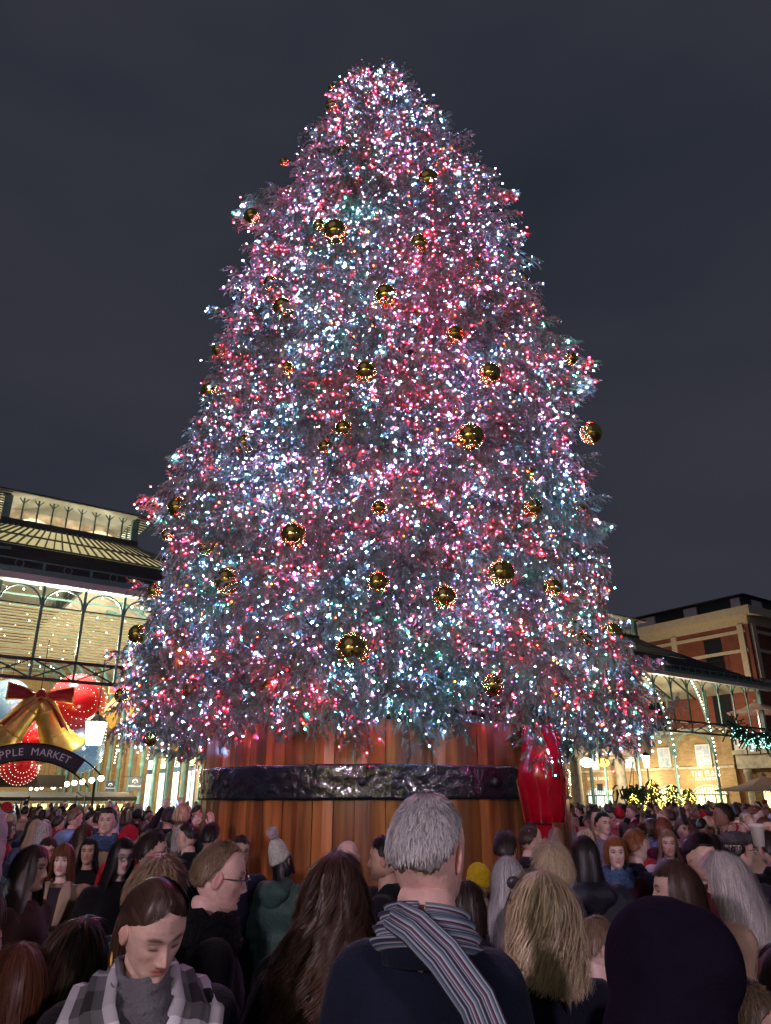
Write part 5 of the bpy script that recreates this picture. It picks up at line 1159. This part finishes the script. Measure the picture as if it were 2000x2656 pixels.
SKINS = dict(fair=(.64, .43, .35), pink=(.66, .42, .36), tan=(.46, .29, .21), brown=(.24, .13, .09), pale=(.70, .51, .44))
HAIRS = dict(black=(.012, .010, .011), dark=(.028, .018, .014), brown=(.06, .032, .02), auburn=(.14, .05, .022), ginger=(.25, .09, .03), fairblond=(.48, .38, .24), blond=(.58, .46, .29), grey=(.38, .37, .37), white=(.5, .47, .45), dirty=(.22, .15, .09))
STY = dict(
    crop=dict(vol=.006, thick=.003, lock=.003, nape=.19, side=.125, temple=.112, front=.10, slen=.09, loft=.0025, wave=.001, lift=.003, u0=.9),
    short=dict(thick=.011, lock=.006, nape=.215, side=.150, temple=.122, front=.105, slen=.20, loft=.006, wave=.002, lift=.006, u0=.8),
    receding=dict(vol=.006, thick=.003, lock=.003, nape=.20, side=.130, temple=.085, front=.062, slen=.09, loft=.0025, wave=.001, lift=.003, u0=.9),
    long=dict(long=True, L=.48, thick=.012, lock=.012, face=60, front=.108, wave=.004, wfreq=18, loft=.007, u0=.45, stray=.06),
    bob=dict(long=True, L=.30, thick=.014, lock=.012, face=58, front=.118, wave=.004, wfreq=18, loft=.008, flare=(.10, .12), u0=.45),
    curly=dict(long=True, L=.58, thick=.018, lock=.016, face=55, front=.105, wave=.004, curl=.024, wfreq=24, loft=.016, flare=(.165, .175), u0=.4, tip=.9, stray=.08),
    shaggy=dict(long=True, L=.40, thick=.018, lock=.018, face=56, front=.11, wave=.006, curl=.008, wfreq=20, loft=.014, flare=(.135, .15), u0=.4, stray=.16, rag=.08),
    pulled=dict(thick=.009, lock=.004, nape=.20, side=.158, temple=.128, front=.088, slen=.5, loft=.003, wave=.001, dir=.0, u0=.35, tail=.26, vol=.006),
    mid=dict(thick=.018, lock=.012, nape=.235, side=.185, temple=.135, front=.110, slen=.32, loft=.009, wave=.004, lift=.012, u0=.7, vol=.006, stray=.3))
def E3(pitch=0, yaw=0, roll=0): return Matrix.Scale(.93, 4) @ Matrix.Rotation(radians(yaw), 4, 'Z') @ Matrix.Rotation(radians(pitch), 4, 'X') @ Matrix.Rotation(radians(roll), 4, 'Y')
_hc = {}
def person(loc, face, height=1.72, skin='fair', hair='brown', style='short', coat=(.02, .02, .03), kind='coat', pose=('down', 'down'), pitch=0, yaw=0, roll=0, male=True, lod=1, label='', group=None, skirt=.78, hat=None, scarf=None, specs=False, hood=None, stubble=0, lid=0, lips=None, seed=1, bald=False, hairmod=None, strands=None, cat='person'):
    """face: compass direction the body faces, 0 = away from the viewer, 90 = to the right, 180 = towards the viewer"""
    rot = E3(pitch, yaw, roll); k = height/1.745; key = (male, lod, round(pitch), round(yaw), round(roll), hair, stubble, lid, lips, pose)
    if key not in _hc:
        nu, nv = {0: (110, 84), 1: (64, 48), 2: (26, 20)}[lod]
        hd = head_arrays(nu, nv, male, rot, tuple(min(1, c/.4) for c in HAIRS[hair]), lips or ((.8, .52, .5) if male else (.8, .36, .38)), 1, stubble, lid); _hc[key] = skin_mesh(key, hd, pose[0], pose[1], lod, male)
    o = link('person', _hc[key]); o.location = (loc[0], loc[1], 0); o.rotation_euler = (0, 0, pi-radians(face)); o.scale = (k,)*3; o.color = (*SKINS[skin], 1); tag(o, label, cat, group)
    c = link('coat', coat_mesh(kind, pose[0], pose[1], lod, skirt), o); c.color = (*coat, 1)
    if not bald and hat != 'hood':
        st = dict(STY[style]); st.update(hairmod or {})
        if hat: st.update(thick=.001, lock=.002, vol=-.002, loft=.002)
        n_s = {0: 2600, 1: 800, 2: 0}[lod] if strands is None else strands
        hk = ('h', style, lod, round(pitch), round(yaw), round(roll), seed % (99 if lod < 2 else 3), n_s, str(hairmod))
        if hk not in _hc:
            V, F, T = hair_arrays(st, rot, seed, {0: 64, 1: 40, 2: 18}[lod], {0: 26, 1: 16, 2: 9}[lod], n_s, {0: .0024, 1: .005, 2: .01}[lod], ({0: 10, 1: 7, 2: 5}[lod] if not st.get('curl') else {0: 24, 1: 16, 2: 5}[lod])); _hc[hk] = arr_mesh('hair', V, F, T, M_HAIR)
        h = link('hair', _hc[hk], o, (0, -.012, 1.63)); h.color = (*HAIRS[hair], 1)
    if specs: glasses(rot, o)
    if hat and hat[0] == 'beanie': beanie(rot, hat[1], o, hat[2] if len(hat) > 2 else None)
    if hat and hat[0] == 'flat': flatcap(rot, hat[1], o)
    if hood is not None:                     # hood lying on the back
        hk = ('hood', lod > 1)
        if hk not in _hc:
            b = MB(); b.ball((0, .115, 1.415), (.165, .075, .085), 18, 12); b.ball((0, .05, 1.455), (.15, .10, .055), 16, 10); b.ball((0, .12, 1.35), (.10, .06, .06), 16, 10); V, F = remeshed(hk, lambda: b, .02 if lod < 2 else .04, 3, jitter=.01); _hc[hk] = arr_mesh('hood', V, F, np.ones((len(V), 3)), M_PUFF if kind == 'puffer' else M_COAT)
        q = link('hood', _hc[hk], o); q.color = (*hood, 1)
    if scarf is not None:
        if ('scarf',) not in _hc:
            b = MB()
            for r_, z_1, t_ in ((.088, 1.455, .034), (.083, 1.495, .030), (.1, 1.425, .03)): b.tube([(r_*1.1*sin(a*pi/12), .008-r_*cos(a*pi/12), z_1+.012*sin(a*1.7)-.014*cos(a*pi/12)) for a in range(25)], t_, 8, False)
            V = np.array(b.v); _hc[('scarf',)] = arr_mesh('scarf', V, b.f, np.ones((len(V), 3)), M_KNIT)
        q = link('scarf', _hc[('scarf',)], o); q.color = (*scarf, 1)
    return o
def by_head(x, y, dist, **k):
    """stand a person so that the head centre shows at photo pixel x, y, dist metres away"""
    
    kk = 1.0
    for _ in range(5): p = Vector((0, 0, CAM_H))+ray(x, y)*dist*kk; kk = p.z/1.765
    p.z = kk*1.63
    h = kk*1.745; return person((p.x, p.y), height=h, **k), p
# ------------------------------------------------------------------ people near the viewer, each as the photograph shows them
BLK = (.007, .007, .009); NVY = (.008, .011, .026); CAM_ = (.32, .22, .14)
# 1 grey-haired man from behind with striped scarf
gm, p = by_head(1103, 2032, 1.58, face=14, skin='pink', hair='grey', style='crop', coat=(.007, .010, .024), kind='coat', pose=('slim', 'slim'), yaw=-14, lod=0, roll=0, label='tall man seen from behind, short grey hair, striped scarf and navy coat', seed=5, strands=15000, hairmod=dict(slen=.075, loft=.002, lift=.0, nape=.19, thick=.004))
M_STR = stripe_mat('striped_wool', 'stripes')
for zo, ro, wd in ((0, 0, .058), (.024, -.012, .042)): ribbon([((( .100+ro)*sin(a), .012-(.098+ro)*cos(a), 1.475+zo+.03*(-cos(a))), (sin(a), -cos(a), .38)) for a in [-pi*.95+1.95*pi*i/34 for i in range(35)]], wd, .018, 'scarf', M_STR, gm, fold=.008)
ribbon([(q, n_) for q, n_ in [((.05, .10, 1.53), (.1, .8, .6)), ((.0, .135, 1.515), (0, .8, .6)), ((-.06, .165, 1.475), (-.1, .8, .55)), ((-.12, .185, 1.41), (-.15, .9, .4)), ((-.155, .185, 1.33), (-.2, 1, .2)), ((-.18, .185, 1.23), (-.25, 1, .1)), ((-.20, .18, 1.11), (-.3, 1, 0)), ((-.245, .185, .98), (-.3, 1, 0)), ((-.25, .185, .82), (-.3, 1, 0))]], [.055, .062, .066, .066, .066, .066, .066, .066, .066], .016, 'scarf_end', M_STR, gm, fold=.007)
# 2 woman looking down, checked scarf
w2, p = by_head(402, 2240, 2.0, face=158, skin='fair', hair='brown', style='pulled', coat=BLK, kind='coat', pose=('hold', 'hold'), pitch=27, yaw=20, roll=-5, male=False, lod=0, lid=1, label='young woman looking down, brown ponytail, checked grey and white scarf', seed=9, strands=7500, lips=(.82, .42, .42), hairmod=dict(front=.076, f3=.094, f2=.112, temple=.128, side=.140, rag=.01))
M_CHK = stripe_mat('checked_wool', 'check'); M_GREYW = mat('grey_wool', (.13, .13, .14), .95, var=.5, vscale=7, bump=.6, bscale=120)
for zo, ro, wd, fo in ((0, 0, .10, .010), (.038, -.022, .07, .008)): ribbon([(((.106+ro+.006*sin(a*5))*sin(a), .0-(.106+ro+.007*sin(a*4+1))*cos(a), 1.462+zo-.022*cos(a)+.006*sin(a*3)), (sin(a), -cos(a), .45)) for a in [-pi+2*pi*i/44 for i in range(45)]], wd, .016, 'scarf', M_GREYW, w2, fold=fo)
for sg in (-1, 1): ribbon([((sg*.10, .06, 1.50), (sg*.5, .1, .8)), ((sg*.12, -.0, 1.50), (sg*.5, -.3, .8)), ((sg*.135, -.08, 1.445), (sg*.3, -.8, .5)), ((sg*.11, -.145, 1.36), (sg*.2, -1, .2)), ((sg*.10, -.175, 1.24), (sg*.1, -1, 0)), ((sg*.095, -.18, 1.1), (0, -1, 0)), ((sg*.09, -.18, .92), (0, -1, 0))], [.12, .13, .14, .15, .15, .16, .16], .014, 'scarf_end', M_CHK, w2, fold=.010)
b = MB(); b.tube([(-.078+.001, .012, 1.563-.02+.0*k) if False else (-.084, .004+.016*sin(k*pi/8), 1.565-.022+.016*cos(k*pi/8)-.0) for k in range(17)], .0016, 5, False); b.build('earring', M_GOLD, w2)
# 3 man in profile with glasses
by_head(562, 2167, 2.7, face=70, skin='pink', hair='dirty', style='receding', coat=BLK, kind='coat', scarf=(.008, .008, .01), yaw=-8, pitch=8, lod=0, specs=True, label='man in profile with glasses, receding fair hair and black coat', seed=12, strands=5000, lips=(.85, .5, .48))
# 4 long curly hair
by_head(868, 2215, 2.5, face=12, skin='fair', hair='brown', style='curly', coat=BLK, male=False, lod=0, yaw=-10, label='woman seen from behind with very long curly brown hair', seed=21, strands=6500, skirt=.6)
# 5 pompom hat at the barrel
by_head(741, 2188, 6.0, face=35, skin='fair', hair='black', style='long', coat=(.035, .085, .07), kind='puffer', male=False, lod=1, pitch=-8, roll=14, hat=('beanie', (.55, .56, .5), (.6, .52, .58)), hood=(.035, .085, .07), label='woman in white bobble hat and dark green padded coat by the barrel', seed=3, hairmod=dict(L=.3))
# 6-8 heads before the barrel
by_head(903, 2166, 4.9, face=184, skin='pink', style='crop', coat=BLK, bald=True, label='bald man whose head shows over the curly-haired woman', pitch=6)
by_head(1002, 2163, 4.3, face=282, skin='tan', hair='black', style='short', coat=BLK, stubble=.5, label='dark-haired man with stubble half hidden behind the grey-haired man', seed=4)
by_head(624, 2163, 6.0, face=150, skin='tan', hair='dark', style='short', coat=NVY, specs=True, label='man with glasses mostly hidden behind the man in profile', seed=6)
by_head(549, 2130, 6.7, face=20, skin='fair', hair='black', style='short', coat=BLK, label='black-haired man from behind at the left edge of the barrel', seed=7)
by_head(492, 2128, 6.6, face=282, skin='fair', hair='dark', style='crop', coat=BLK, label='man in profile facing left, dark high-collared coat, left of barrel', seed=8)
by_head(396, 2148, 4.6, face=72, skin='fair', hair='dark', style='short', coat=(.05, .012, .03), specs=True, label='dark-haired man with round glasses facing right in a plum coat', seed=9, kind='coat', strands=1500)
by_head(320, 2166, 5.2, face=142, skin='pale', hair='black', style='long', coat=BLK, male=False, specs=True, pitch=6, yaw=4, label='smiling woman with glasses, long straight black hair and black coat', seed=10, strands=1500, hairmod=dict(wave=.001))
bc_, p = by_head(172, 2183, 5.8, face=172, skin='pale', hair='auburn', style='bob', coat=CAM_, male=False, pose=('cross', 'hold'), label='woman with auburn fringe in an open beige coat, arms folded', seed=11, strands=1500, hairmod=dict(front=.135, face=50, L=.34), lips=(.8, .25, .28))
ribbon([((0, -.125, 1.45), (0, -1, .3)), ((0, -.165, 1.36), (0, -1, .1)), ((0, -.175, 1.25), (0, -1, 0)), ((0, -.18, 1.12), (0, -1, 0))], [.10, .12, .10, .05], .02, 'dark_top', mat('plum_top', (.02, .01, .02), .9), bc_)
for sg in (-1, 1): ribbon([((sg*.075, -.09, 1.49), (sg*.3, -1, .4)), ((sg*.085, -.165, 1.40), (sg*.2, -1, .1)), ((sg*.065, -.19, 1.27), (sg*.1, -1, 0)), ((sg*.03, -.2, 1.12), (0, -1, 0))], [.05, .085, .06, .02], .012, 'lapel', mat('beige_lapel', (.34, .25, .17), .9), bc_)
by_head(128, 2168, 7.0, face=150, skin='fair', hair='dark', style='bob', coat=(.03, .02, .025), male=False, specs=True, label='dark-haired person with glasses just behind the beige coat', seed=12)
by_head(236, 2168, 7.0, face=170, skin='tan', hair='black', style='long', coat=BLK, male=False, label='young woman with long black hair between beige coat and glasses woman', seed=13)
by_head(86, 2186, 4.2, face=95, skin='tan', hair='dark', style='long', coat=(.05, .025, .02), male=False, label='woman with dark brown hair in profile near the left edge', seed=14, strands=1500)
by_head(338, 2140, 6.6, face=20, coat=(.35, .012, .025), skin='fair', style='crop', hat=('beanie', (.42, .015, .03)), hood=(.4, .015, .03), label='person in a bright red hooded jacket seen from behind', seed=15)
by_head(197, 2093, 9.2, face=40, skin='pink', hair='dirty', style='crop', coat=NVY, hood=(.16, .24, .42), label='cropped fair-haired man with light blue hood on dark jacket', seed=16)
by_head(290, 2105, 8.2, face=10, skin='fair', hair='white', style='long', coat=BLK, male=False, label='woman with long platinum hair seen from behind, left crowd', seed=17, strands=1200)
by_head(466, 2095, 8.6, face=15, skin='fair', hair='dark', style='short', coat=(.07, .10, .16), label='person in a faded blue denim jacket left of the barrel', seed=31)
# reddish blond behind the ponytail, navy coat with cream hood lining
hp, p = by_head(415, 2226, 2.9, face=30, skin='fair', hair='dirty', style='mid', coat=NVY, kind='big', hood=(.03, .035, .06), label='person in navy coat with cream hood edge behind the young woman', seed=18, lod=1, strands=2500)
ribbon([((.28*sin(a), .04-.16*cos(a), 1.44-.05*abs(sin(a))), (sin(a)*.5, -cos(a)*.3, .8)) for a in [pi*.35+pi*1.3*i/20 for i in range(21)]], .05, .02, 'hood_edge', mat('cream_fleece', (.5, .46, .38), .95, bump=.6, bscale=60), hp, fold=.004)
by_head(205, 2385, 2.5, face=20, skin='fair', hair='brown', style='shaggy', coat=(.015, .02, .035), male=False, label='person with loose brown hair and dark coat, lower left', seed=19, lod=1, strands=3000)
by_head(-80, 2250, 1.9, face=40, skin='fair', hair='dark', style='long', coat=(.06, .022, .018), male=False, lod=1, label='person in dark brown coat cut off by the left edge', seed=20, strands=2500)
by_head(45, 2440, 2.3, face=25, skin='fair', hair='auburn', style='bob', coat=(.30, .20, .25), male=False, lod=1, label='person in a dusty pink top low at the left edge', seed=33, strands=1800)
# child on shoulders
ch, p = by_head(-62, 1975, 3.6, face=30, skin='fair', hair='dark', style='short', coat=(.42, .30, .33), kind='puffer', male=False, lod=1, label='child in a pale pink coat sitting on shoulders at left edge', seed=22) 
hgt = p.z-.6; p = at(-62, 2010, 3.6); ch.location.xy = p.xy; ch.scale = (.82,)*3; ch.location.z = p.z-1.63*.82; 
by_head(-45, 2125, 3.7, face=30, skin='fair', hair='dark', style='short', coat=BLK, lod=1, label='adult at the left edge carrying the child on the shoulders', seed=23)
# right side
bl, p = by_head(1400, 2262, 2.35, face=338, skin='pink', hair='blond', style='shaggy', skirt=.7, coat=(.014, .016, .03), male=False, lod=0, roll=-4, label='woman from behind with tousled blond hair and sunglasses pushed up', seed=24, strands=7500, hairmod=dict(L=.35, curl=.015, wfreq=15, flare=(.098, .128), stray=.25, rag=.10, lock=.026))
b = MB(); b.tube([(.1*sin(a*pi/14), -.03-.02*cos(a*pi/14), .105-.06*abs(sin(a*pi/14))**2) for a in range(-9, 10)], .0045, 6); b.ball((.055, -.062, .10), (.026, .006, .02), 10, 6); b.ball((-.03, -.068, .11), (.026, .006, .02), 10, 6); b.build('sunglasses', M_FRAME, bl, True, (0, -.012, 1.63))
gy, p = by_head(1315, 2215, 3.8, face=5, skin='fair', hair='grey', style='long', coat=(.02, .02, .03), male=False, lod=0, label='woman from behind with long grey-blond hair, yellow hood beside her', seed=25, strands=4200, hairmod=dict(L=.46, tip=.9))
yk, p = by_head(1240, 2238, 5.0, face=330, skin='fair', hair='fairblond', style='short', coat=(.62, .42, .02), kind='puffer', lod=1, hat=('beanie', (.65, .45, .02)), label='person in a bright yellow padded coat and yellow hood before the barrel', seed=26)
by_head(1423, 2187, 4.0, face=318, skin='pink', hair='fairblond', style='mid', coat=NVY, male=False, lod=0, yaw=-8, pitch=-6, label='older woman with short straw-blond hair, turned away to the left', seed=27, strands=4200)
by_head(1309, 2148, 5.3, face=25, skin='fair', hair='dark', style='short', coat=(.02, .015, .03), lod=1, label='dark-haired man from behind, right edge of the barrel', seed=28, strands=2200)
by_head(1372, 2130, 5.9, face=62, skin='fair', hair='brown', style='receding', coat=(.018, .018, .03), stubble=.55, lod=1, label='bearded man in profile below the red ornament', seed=29, strands=1800)
by_head(1514, 2163, 4.8, face=8, skin='fair', hair='black', style='long', coat=(.016, .022, .04), kind='puffer', male=False, hood=(.014, .018, .034), lod=1, label='person with long black hair in navy padded coat, seen from behind', seed=30, strands=1600, hairmod=dict(L=.34))
by_head(1592, 2165, 5.9, face=188, skin='pale', hair='ginger', style='bob', coat=(.06, .015, .03), male=False, scarf=(.08, .14, .28), lod=1, pitch=-2, label='red-haired woman facing the viewer in a blue scarf and plum coat', seed=31, strands=1500, hairmod=dict(L=.26), skirt=.7)
by_head(1642, 2146, 5.9, face=70, skin='pale', hair='ginger', style='short', coat=NVY, lod=1, label='ginger-haired man facing right, just behind the red-haired woman', seed=32, strands=1800)
by_head(1728, 2148, 6.9, face=195, skin='pink', hair='dirty', style='long', coat=(.5, .45, .48), male=False, lod=1, label='woman with long hair in a white coat, right crowd', seed=34, strands=1200)
by_head(1792, 2152, 4.5, face=158, skin='fair', hair='black', style='receding', coat=(.07, .01, .02), pitch=26, lid=1, stubble=.35, lod=0, label='dark-haired man with moustache looking down, maroon coat', seed=35, strands=4000, hairmod=dict(thick=.013, loft=.01, slen=.2))
by_head(1750, 2222, 3.1, face=285, skin='fair', hair='brown', style='long', coat=BLK, male=False, yaw=0, lod=0, label='woman in profile facing left with straight brown hair', seed=36, strands=4200, hairmod=dict(wave=.001, lock=.006, face=82))
by_head(1905, 2146, 4.8, face=72, skin='fair', hair='black', style='short', coat=(.02, .018, .03), hat=('flat', (.10, .09, .10)), specs=True, lod=1, label='man in a grey flat cap facing right', seed=37, strands=900)
by_head(1888, 2208, 3.7, face=300, skin='fair', hair='white', style='shaggy', coat=(.40, .28, .19), male=False, pitch=10, lod=0, label='woman with long pale wavy hair in a camel coat, facing left', seed=38, strands=5500, hairmod=dict(L=.5, face=70))
by_head(1560, 2102, 8.2, face=160, skin='fair', hair='black', style='short', coat=(.20, .17, .24), lod=1, label='square-jawed dark-haired man facing the viewer in a lilac-grey coat', seed=39, strands=900)
by_head(1200, 2280, 3.4, face=60, skin='fair', hair='dark', style='bob', coat=(.42, .22, .25), male=False, lod=1, label='woman in a pink coat squeezed beside the striped scarf', seed=40, strands=1800)
cd, p = by_head(1538, 2372, 3.6, face=78, skin='pale', hair='dirty', style='short', coat=NVY, lod=0, label='small fair-haired child in profile among the dark coats', seed=41, strands=3000); cd.location.z = 0
by_head(1915, 2520, 2.1, face=80, skin='pink', hair='dirty', style='crop', coat=BLK, lod=0, label='person in profile facing right, bottom right below the dark hood', seed=42, strands=2500)
by_head(2030, 2440, 2.4, face=350, skin='fair', hair='dark', style='long', coat=(.02, .016, .035), male=False, lod=1, label='person in dark coat cut off by the right edge', seed=43, strands=1500)
# big dark hood in front
M_DARKCLOTH = mat('brushed_dark_wool', rough=.95, objcol=True, var=.15, vscale=30, bump=.25, bscale=120, spec=.05)
p = Vector((0, 0, CAM_H))+ray(1728, 2522)*1.66; hd_ = person((p.x, p.y), face=355, height=(p.z+.02)/1.63*1.745, coat=(.010, .009, .016), kind='big', hat='hood', lod=0, label='person in a huge dark hood filling the lower right', skin='fair', skirt=.6)
b = MB(); b.ball((.0, .0, 1.61), (.135, .15, .165), 20, 14); b.ball((-.055, .035, 1.635), (.105, .12, .118), 20, 12); b.ball((.03, .05, 1.50), (.15, .13, .13), 20, 12); b.ball((0, .03, 1.40), (.22, .13, .08), 20, 12)
V, F = remeshed(('bighood',), lambda: b, .014, 8, jitter=.020); q = link('hood', arr_mesh('hood', V, F, np.ones((len(V), 3)), M_DARKCLOTH), hd_); q.color = (.009, .007, .016, 1)
cup, p = by_head(1990, 2150, 5.6, face=350, skin='fair', hair='dark', style='short', coat=BLK, pose=('down', 'up'), lod=1, label='person at the right edge raising a paper cup', seed=44)
cp = at(1966, 2168, 5.45); b = MB(); b.lathe([(.032, -.06), (.041, .05), (.044, .052), (.044, .065), (.03, .07)], 14); cc = b.build('paper_cup', mat('cup_paper', (.7, .66, .6), .6), None, True, cp); tag(cc, 'white paper cup with lid held above the crowd', 'cup')
# ------------------------------------------------------------------ the rest of the crowd
pp_, p = by_head(441, 2090, 8.9, face=352, skin='fair', hair='dark', style='short', coat=BLK, pose=('up', 'up'), lod=1, label='person holding up a lit phone, left of the barrel', seed=45)
k_ = pp_.scale[0]; ph_o = tag(MB().box(-.075, .075, -.005, .005, -.038, .038).build('phone', M_BLACK), 'raised phone with bright blue-lit screen above the left crowd', 'phone'); ph_o.location = pp_.location+Vector((0, .37*k_, 1.80*k_)); MB().box(-.07, .07, -.008, -.006, -.034, .034).build('screen', mat('phone_screen', (.1, .2, .4), .3, emit=(.35, .6, 1), estr=2.2), ph_o)
rc = random.Random(77); pts = []
NEAR = [(o.location.x, o.location.y) for o in COL.objects if o.get('category') == 'person']
def ok(x, y, s):
    if hypot(x, y-TD) < 3.05 or hypot(x-RO.location.x, y-RO.location.y) < .45: return False
    return all((x-a)**2+(y-c)**2 > s*s for a, c in pts) and all((x-a)**2+(y-c)**2 > .42 for a, c in NEAR)
def sector(a0, a1, r0, r1, n, s0, s1):
    k = 0; tries = 0
    while k < n and tries < 30000:
        tries += 1; a = radians(rc.uniform(a0, a1)); r = sqrt(rc.uniform(r0*r0, r1*r1)); x, y = r*sin(a), r*cos(a); dx, dy = x, y-42
        t = (dx*BX.x+dy*BX.y)/KS; s = (dx*AX.x+dy*AX.y)/KS
        if t > 9 or (t > -.6 and not (-16 < s < -7.5 or 15 < s < 26)) or (s > 26.5 and t > -14): continue
        sp = s0+(s1-s0)*(r-r0)/(r1-r0)
        if ok(x, y, sp): pts.append((x, y)); k += 1
sector(-29.5, -13.2, 7.4, 16, 62, .62, .72); sector(11.5, 29.5, 7.4, 16, 70, .62, .72); sector(-29, -13, 16, 36, 60, .8, 1.0); sector(12, 29, 16, 36, 105, .8, 1.0)
hc = ['black', 'dark', 'dark', 'brown', 'brown', 'auburn', 'dirty', 'fairblond', 'blond', 'grey', 'white']; HN = dict(black='black', dark='dark brown', brown='brown', auburn='auburn', dirty='mousy', fairblond='straw-blond', blond='blond', grey='grey', white='pale')
cc_ = [('black', (.012, .012, .015)), ('black', (.012, .012, .015)), ('navy', (.014, .018, .04)), ('grey', (.09, .09, .1)), ('beige', (.3, .22, .15)), ('plum', (.07, .015, .035)), ('dark green', (.02, .045, .03)), ('brown', (.07, .04, .025)), ('cream', (.45, .40, .35)), ('lilac', (.22, .16, .25)), ('denim blue', (.06, .09, .17)), ('red', (.3, .015, .02)), ('charcoal', (.03, .03, .034))]
sty = [('crop', 'cropped', True), ('short', 'short', True), ('short', 'short', True), ('receding', 'thinning', True), ('long', 'long', False), ('long', 'long', False), ('bob', 'bobbed', False), ('shaggy', 'tousled', False), ('mid', 'fluffy', False)]
fac = [(8, 'from behind'), (350, 'from behind'), (25, 'from behind'), (80, 'facing right'), (280, 'facing left'), (175, 'facing the square'), (335, 'turned half away'), (345, 'from behind'), (15, 'from behind'), (60, 'turned half right')]
crowd = []
for i, (x, y) in enumerate(sorted(pts, key=lambda q: hypot(*q))):
    r = hypot(x, y); lod = 1 if r < 9.5 else 2; st, sn, ml_ = rc.choice(sty); hcol = rc.choice(hc); cn, ccol = rc.choice(cc_); fa, fn = rc.choice(fac); kd = rc.choice(['coat', 'coat', 'puffer', 'coat']); sk_ = rc.choice(['fair', 'fair', 'pink', 'pale', 'tan', 'brown'])
    po = rc.choice([('down', 'down'), ('pocket', 'pocket'), ('hold', 'hold'), ('cross', 'down')] if rc.random() > .04 else [('up', 'up')]); extra = {}; en = ''
    q = rc.random()
    if q < .07: bc = rc.choice([('white', (.5, .5, .5)), ('black', (.015, .015, .018)), ('red', (.35, .02, .03)), ('grey', (.15, .15, .16))]); extra['hat'] = ('beanie', bc[1]); en = f', {bc[0]} beanie'
    elif q < .12 and lod == 1: extra['specs'] = True; en = ', glasses'
    elif q < .22: extra['hood'] = ccol; en = ', hood down'
    elif q < .28: bc = rc.choice([('grey', (.2, .2, .21)), ('red', (.3, .02, .03)), ('blue', (.06, .1, .2))]); extra['scarf'] = bc[1]; en = f', {bc[0]} scarf'
    side = 'left' if x < 0 else 'right'; px_ = 1000+1900*x/y*1.0745*.93; az = math.degrees(atan2(x, y))
    zone = ('by stalls' if az < -23 else 'by lit doors' if az < -18 else 'left of barrel') if x < 0 else ('by red ornament' if az < 16 else 'by lit trees' if az < 23 else 'at right edge')
    band = 'near' if r < 10 else 'mid' if r < 16 else 'far'; bt = {'near': 'near', 'mid': 'middle', 'far': 'far'}[band]
    pi_, ya_ = rc.choice([(0, 0), (12, 0), (-8, 0), (0, 14), (0, -14)]) if lod < 2 else rc.choice([(0, 0), (10, 0), (0, 12)])
    o = person((x, y), face=fa, height=rc.gauss(1.77, .06) if ml_ else rc.gauss(1.66, .05), skin=sk_, hair=hcol, style=st, coat=ccol, kind=kd, pose=po, pitch=pi_, yaw=ya_, male=ml_, lod=lod, seed=i % 4, strands=None if lod == 1 else 0, label=f'{sn} {HN[hcol]} hair, {cn} coat{en}, {fn}, {bt} crowd {zone}'.replace('turned half away', 'half turned'), group='people in the packed crowd', **extra); crowd.append((o, x/y))
dd = {}
for o, x in crowd: dd.setdefault(o['label'], []).append((x, o))
for l, v in dd.items():
    if len(v) > 1:
        v.sort(key=lambda q: q[0])
        for i, (x, o) in enumerate(v): o['label'] = (['leftmost', 'middle', 'right', 'rightmost'][min(i, 3)] if len(v) > 2 else ['leftmost', 'rightmost'][i])+' '+l.replace('the square', 'square').replace('half turned', 'turned')
# far mass nobody could count
b = MB(); rr = random.Random(12); fm_ = []
for i in range(260):
    a = radians(rr.uniform(-28, -13) if i % 3 == 0 else rr.uniform(13, 31)); r = rr.uniform(24, 52); x, y = r*sin(a), r*cos(a); dx, dy = x, y-42; t = (dx*BX.x+dy*BX.y)/KS; s = (dx*AX.x+dy*AX.y)/KS
    if t > 14 or (t > -.6 and not (-16 < s < -7.5 or 15 < s < 26)) or (s > 26.5 and t > -14): continue
    b.cm = rr.choice([0, 0, 0, 1, 2, 3]); h = rr.gauss(1.68, .08); b.ball((x, y, h-.4), (.22, .16, .28), 8, 6); b.ball((x, y, .65), (.2, .16, .66), 8, 5); b.cm = rr.choice([4, 4, 5, 6]); b.ball((x, y, h-.11), (.085, .10, .125), 8, 6)
tag(b.build('distant_crowd', [mat('far_black', (.014, .014, .017), .9), mat('far_grey', (.1, .1, .11), .9), mat('far_beige', (.3, .22, .15), .9), mat('far_plum', (.06, .02, .035), .9), mat('far_dark_hair', (.03, .02, .015), .7), mat('far_fair_hair', (.3, .22, .13), .7), mat('far_skin', (.45, .28, .22), .6)], None, True), 'distant packed mass of people before the market', 'crowd', kind='stuff')

for o in COL.objects:
    if o.get('label') and len(o['label'].replace('-', ' ').split()) > 15 and o.name.startswith('person'): o['label'] = o['label'].replace(' hood down,', '').replace('facing ', '').replace('leftmost ', 'left ')
